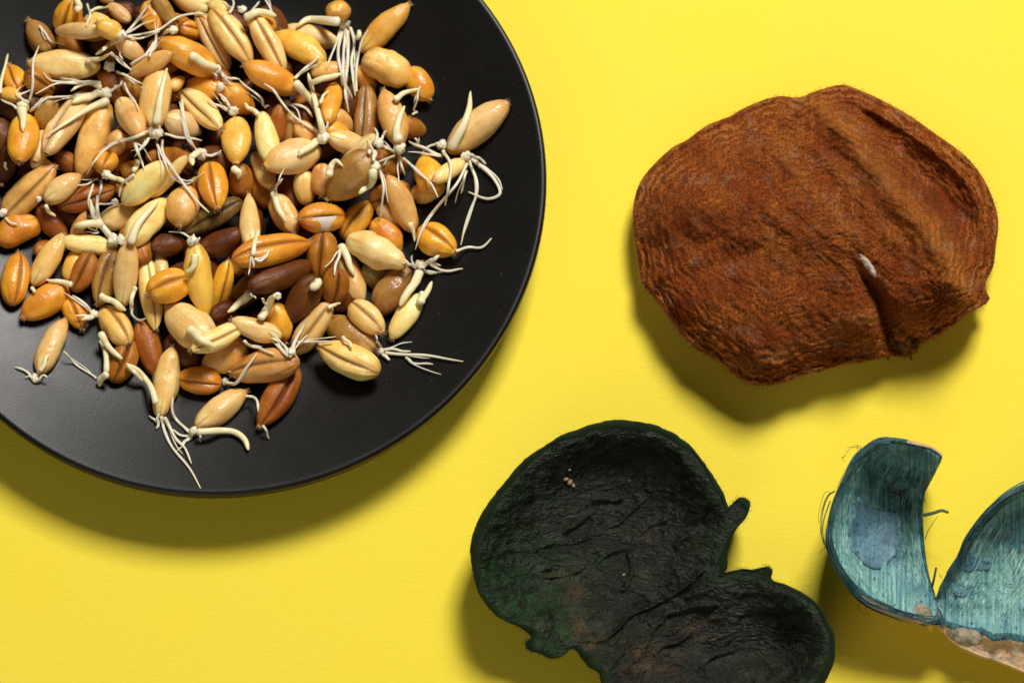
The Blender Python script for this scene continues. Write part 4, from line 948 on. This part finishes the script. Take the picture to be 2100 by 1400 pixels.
BR = BT([(712, 950), (735, 890), (780, 805), (830, 722), (860, 650), (920, 560), (990, 480), (1070, 410), (1171, 358), (1300, 330), (1450, 380), (1560, 520), (1600, 700), (1580, 900), (1520, 1120), (1420, 1300), (1290, 1380), (1171, 1350), (1090, 1316), (1020, 1290), (900, 1250), (800, 1195), (740, 1130), (700, 1085), (690, 1020)])
BRR = np.array(BT([(735, 890), (780, 805), (830, 722), (860, 650), (920, 560), (990, 480), (1070, 410), (1171, 358), (1300, 330), (1450, 380), (1560, 520), (1600, 700), (1580, 900), (1520, 1120), (1420, 1300)]))
BRB = np.array(BT([(690, 1040), (760, 1095), (850, 1125), (960, 1135), (1010, 1165), (1100, 1158), (1171, 1172), (1300, 1190), (1450, 1180)]))
def brz(X, Y):
    d = polydist(X, Y, BRR); e = polydist(X, Y, BRB)
    floor = .75 + .1 * np.clip((1200 - Y) / 100, 0, 1)
    rimz = 1.15 + .75 * np.clip((1190 - Y) / 170, 0, 1)
    z = floor + (rimz - floor) * np.exp(-(np.maximum(d - 5, 0) / 48) ** 1.5)
    below = np.clip((Y - np.interp(X, BRB[:, 0], BRB[:, 1])) / 70, 0, 1)
    z = z + .22 * np.exp(-(e / 20) ** 2) - .10 * below ** 1.3
    return z
OR = closed_catmull(BR, 8)
def brmid(k_, l_):
    if l_[k_][0] == 'in':
        px = np.array(BT([(1150, 900)])[0]); I = OR; s = l_[k_][1]
        P = px + s * (I - px)
        below = P[:, 1] - np.interp(P[:, 0], BRB[:, 0], BRB[:, 1])
        return np.where(below > 10, 2, np.where(below > -6, 1, np.where(k_ >= 58, 1, 0)))
    return np.where(OR[:, 1] > 1262, 2, 1)
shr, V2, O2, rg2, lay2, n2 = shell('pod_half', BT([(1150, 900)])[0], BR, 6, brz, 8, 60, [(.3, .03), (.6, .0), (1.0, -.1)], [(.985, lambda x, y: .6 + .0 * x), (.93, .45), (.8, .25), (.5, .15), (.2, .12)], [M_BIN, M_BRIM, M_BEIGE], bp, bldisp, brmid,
      {'dark_mottle': lambda X, Y: np.clip(.7 * np.exp(-(np.hypot((X - 2070) / 70, (Y - 1090) / 60)) ** 2), 0, 1)})
# papery flakes of lining, husk knots, splinters and loose threads
k = NT('blue_membrane'); tc = k.n('ShaderNodeTexCoord'); uv = tc.outputs['UV']
c = k.mix(k.ramp(k.noise(uv, 1.6, 5, .6), [(.35, 0.0), (.66, 1.0)]), (.06, .155, .245), (.13, .27, .33))
c = k.mix(k.ramp(k.noise(k.mapping(uv, (14, .9, 1)), 1.0, 4, .6), [(.45, 0.0), (.65, .7)]), c, (.20, .36, .36))
c = k.mix(k.ramp(k.noise(uv, 2.2, 4, .6), [(.52, 0.0), (.64, .7)]), c, (.05, .10, .15))
c = k.mix(k.ramp(k.noise(uv, 14, 3, .6), [(.58, 0.0), (.66, .85)]), c, (.02, .04, .06))
k.P(Base__Color=c, Roughness=.55, Normal=k.bump(k.noise(k.mapping(uv, (5, 1, 1)), 2.5, 4, .6), .5, .05)); M_MEMB = k.m
k = NT('knot_husk'); tc = k.n('ShaderNodeTexCoord'); uv = tc.outputs['UV']
c = k.mix(k.ramp(k.noise(uv, 5, 5, .6), [(.38, 0.0), (.62, 1.0)]), (.13, .15, .11), (.50, .36, .23))
k.P(Base__Color=c, Roughness=.7, Normal=k.bump(k.noise(uv, 12, 4, .65), .6, .06)); M_KNOT = k.m
def flake(poly, zf, df, lift, edge):
    P = closed_catmull(poly, 5); C = P.mean(0); rings = 7; px = []
    for s in np.linspace(0, 1, rings + 1)[1:]: px.append(C + s * (P - C))
    px = np.array(px); X, Y = px[..., 0], px[..., 1]; n = len(P)
    Z = zf(X, Y) + df(X, Y, 1.0) * .6 + lift + .02 * nz(X * .03, Y * .03, 8, 3); Z[-1] += edge * nz(X[-1] * .05, Y[-1] * .05, 3, 2)
    V = P2W(X, Y, Z).reshape(-1, 3); vc = P2W(C[0], C[1], float(zf(C[:1], C[1:])[0]) + lift)
    B = V - np.array([0, 0, .02]); m = len(V); V = np.vstack([V, vc, B[-n:]])
    fs = [(m, j, (j + 1) % n) for j in range(n)]
    for r_ in range(rings - 1): fs += [(r_ * n + j, (r_ + 1) * n + j, (r_ + 1) * n + (j + 1) % n, r_ * n + (j + 1) % n) for j in range(n)]
    fs += [((rings - 1) * n + j, m + 1 + j, m + 1 + (j + 1) % n, (rings - 1) * n + (j + 1) % n) for j in range(n)]
    uvs = np.vstack([px.reshape(-1, 2), C, P]) * .01
    return mesh_obj('lining_flake', V - np.array(bp.location), [f[::-1] for f in fs], M_MEMB, bp, uvs)
flake(BT([(302, 428), (350, 462), (410, 492), (470, 505), (522, 512), (528, 610), (515, 710), (490, 745), (440, 795), (400, 805), (350, 790), (310, 745), (265, 700), (258, 600), (270, 500)]), blz, bldisp, .018, .05)
flake(BT([(835, 770), (880, 730), (930, 745), (1000, 770), (985, 810), (920, 815), (850, 820)]), brz, bldisp, .02, .06)
flake(BT([(805, 910), (850, 900), (875, 930), (850, 950), (815, 940)]), brz, bldisp, .02, .05)
lump('husk_knot', *BT([(645, 1045)])[0], 1.22, .19, .24, .13, 2.4, M_KNOT, bp, .6, .12)
lump('husk_knot', *BT([(872, 1160)])[0], 1.22, .32, .18, .14, 5.4, M_KNOT, bp, -.15, .12)
def thread(name, pts, z, w0, w1, mat, flat=1.0):
    P = catmull(BT(pts), 6); z = np.interp(np.linspace(0, 1, len(P)), np.linspace(0, 1, len(z)), z)
    W3 = P2W(P[:, 0], P[:, 1], z); rad = np.linspace(w0, w1, len(P)) * .005
    tv, tf, tu = tube(W3, rad, flat, 6)
    return mesh_obj(name, np.array(tv) - np.array(bp.location), tf, mat, bp, tu)
for pts, z, a, b_ in (([(185, 395), (140, 430), (112, 520), (108, 600), (130, 690)], (1.9, 1.7, 1.6), 1.6, 1.0), ([(182, 400), (150, 425), (122, 500), (113, 620), (133, 680)], (1.9, 1.7, 1.6), 2.4, 1.2), ([(170, 408), (130, 410), (100, 510), (98, 560)], (1.8, 1.6, 1.5), 1.0, .8),
        ([(160, 450), (128, 540), (120, 620), (140, 700)], (1.9, 1.8, 1.7), 2.6, 1.4), ([(330, 170), (300, 160), (262, 178), (225, 228)], (2.1, 1.9, 1.7), 1.0, .7), ([(318, 172), (270, 170), (248, 168)], (2.1, 1.9), 1.0, .7), ([(240, 215), (220, 225), (236, 244)], (1.8, 1.7), .9, .7), ([(302, 158), (302, 186)], (2.1, 2.0), 1.2, .8),
        ([(655, 650), (668, 610), (692, 570), (720, 530)], (1.1, 1.3, 1.4), 1.6, 1.0), ([(140, 690), (108, 712), (106, 732)], (1.7, 1.5), 1.0, .8), ([(305, 985), (318, 1020), (340, 1042)], (1.3, 1.0), 1.6, .9), ([(345, 1000), (352, 1030), (362, 1048)], (1.3, 1.0), 1.0, .7),
        ([(320, 300), (318, 360), (325, 420), (360, 480)], (1.75, 1.4, 1.2), 1.8, 1.0), ([(425, 955), (440, 930), (455, 915)], (1.3, 1.4), 1.6, .9), ([(730, 835), (744, 856)], (1.2, 1.2), 1.4, 1.0), ([(180, 735), (230, 742), (285, 738)], (1.5, 1.2, 1.1), 1.4, .9), ([(300, 868), (345, 880), (348, 950)], (1.4, 1.2, 1.2), 1.2, .8)):
    thread('loose_thread', pts, z, a, b_, M_THREAD)
k = NT('grey_splinter'); k.P(Base__Color=(.085, .105, .060, 1), Roughness=.7)
thread('splinter', [(648, 524), (700, 512), (740, 500), (772, 508)], (1.0, 1.05, 1.1), 7, 6, k.m, .4)
thread('splinter', [(690, 902), (700, 860), (712, 800)], (1.0, 1.2, 1.3), 5, 4, M_BRIM, .4)
thread('splinter', [(642, 400), (655, 462)], (1.5, 1.3), 2, 1.5, M_BRIM, .4)
# raised strands of the lining that run from the rim up the inside
k = NT('pale_strand'); tc = k.n('ShaderNodeTexCoord')
k.P(Base__Color=k.mix(k.ramp(k.noise(tc.outputs['Object'], 2.5, 4), [(.38, 0.0), (.62, 1.0)]), (.05, .21, .22), (.36, .62, .50)), Roughness=.5); M_STRAND = k.m
FLK = BT([(302, 428), (410, 492), (522, 512), (528, 610), (515, 710), (440, 795), (350, 790), (265, 700), (258, 600), (270, 500)])
sr = random.Random(12); sv, sf = [], []
Lc = catmull(BT([(500, 150), (340, 200), (235, 360), (185, 520), (185, 660), (250, 830), (360, 960), (590, 1075)]), 8)
Rc = catmull(BT([(660, 210), (660, 330), (630, 460), (630, 580), (640, 680), (660, 790), (685, 880), (715, 1010)]), 8)
def strand(P, zf):
    z = zf(P[:, 0], P[:, 1]) + bldisp(P[:, 0], P[:, 1], 1.0) + .006
    W3 = P2W(P[:, 0], P[:, 1], z); r_ = np.full(len(P), sr.uniform(.005, .010)); r_[-3:] *= .5; r_[:2] *= .6
    tv, tf, tu = tube(W3, r_, .8, 5); b0 = len(sv); sv.extend(tuple(np.array(v) - np.array(bp.location)) for v in tv); sf.extend(tuple(b0 + i for i in f) for f in tf)
for q in range(190):
    a = sr.uniform(.05, .97); v0 = sr.randint(4, 38); v1 = min(len(Lc) - 2, v0 + sr.randint(8, 22))
    P = Lc[v0:v1] * (1 - a) + Rc[v0:v1] * a + np.array([np.sin(np.arange(v1 - v0) * .5 + q) * .8, np.zeros(v1 - v0)]).T
    if not any(inside(x_, y_, FLK) for x_, y_ in P): strand(P, blz)
for q in range(110):
    x0 = sr.uniform(1945, 2110); y0 = float(np.interp(x0, BRB[:, 0], BRB[:, 1])) - sr.uniform(6, 150); ln_ = sr.uniform(30, 120)
    tt = np.linspace(0, 1, 12); P = np.stack([x0 + ln_ * .42 * tt + ln_ * .1 * tt ** 2, y0 - ln_ * tt], -1)
    P = P[polydist(P[:, 0], P[:, 1], BRR) > 14]
    if len(P) > 6  and all(inside(x_, y_, BR) for x_, y_ in P): strand(P, brz)
o = mesh_obj('lining_strands', sv, sf, M_STRAND, bp); o['kind'] = 'stuff'
# many fine fibres lying along the rims
fr = random.Random(3); fv, ff = [], []
for (O_, lo_, hi_, zf, cc) in ((O1, 20, 165, blz, (420, 640)), (O1, 20, 165, blz, (420, 640)), (O2, 0, 70, brz, (1150, 900))):
    C = np.array(BT([cc])[0]); m = len(O_)
    for q in range(70):
        i0 = fr.randint(lo_, hi_); ln_ = fr.randint(8, 26); ofs = fr.uniform(-.005, .12); dr = fr.uniform(-.0015, .0015)
        ids = [(i0 + k_) % m for k_ in range(ln_)]
        P = np.array([O_[i] + (ofs + dr * k_) * (C - O_[i]) for k_, i in enumerate(ids)])
        z = zf(P[:, 0], P[:, 1]) + .07 + .05 * fr.random()
        if ofs < .02: z = z - .08
        W3 = P2W(P[:, 0], P[:, 1], z); r_ = np.full(len(P), fr.uniform(.005, .012)); r_[-3:] *= .6
        tv, tf, tu = tube(W3, r_, 1.0, 5); b0 = len(fv); fv += [tuple(np.array(v) - np.array(bp.location)) for v in tv]; ff += [tuple(b0 + i for i in f) for f in tf]
o = mesh_obj('rim_fibres', fv, ff, M_THREAD, bp); o['kind'] = 'stuff'
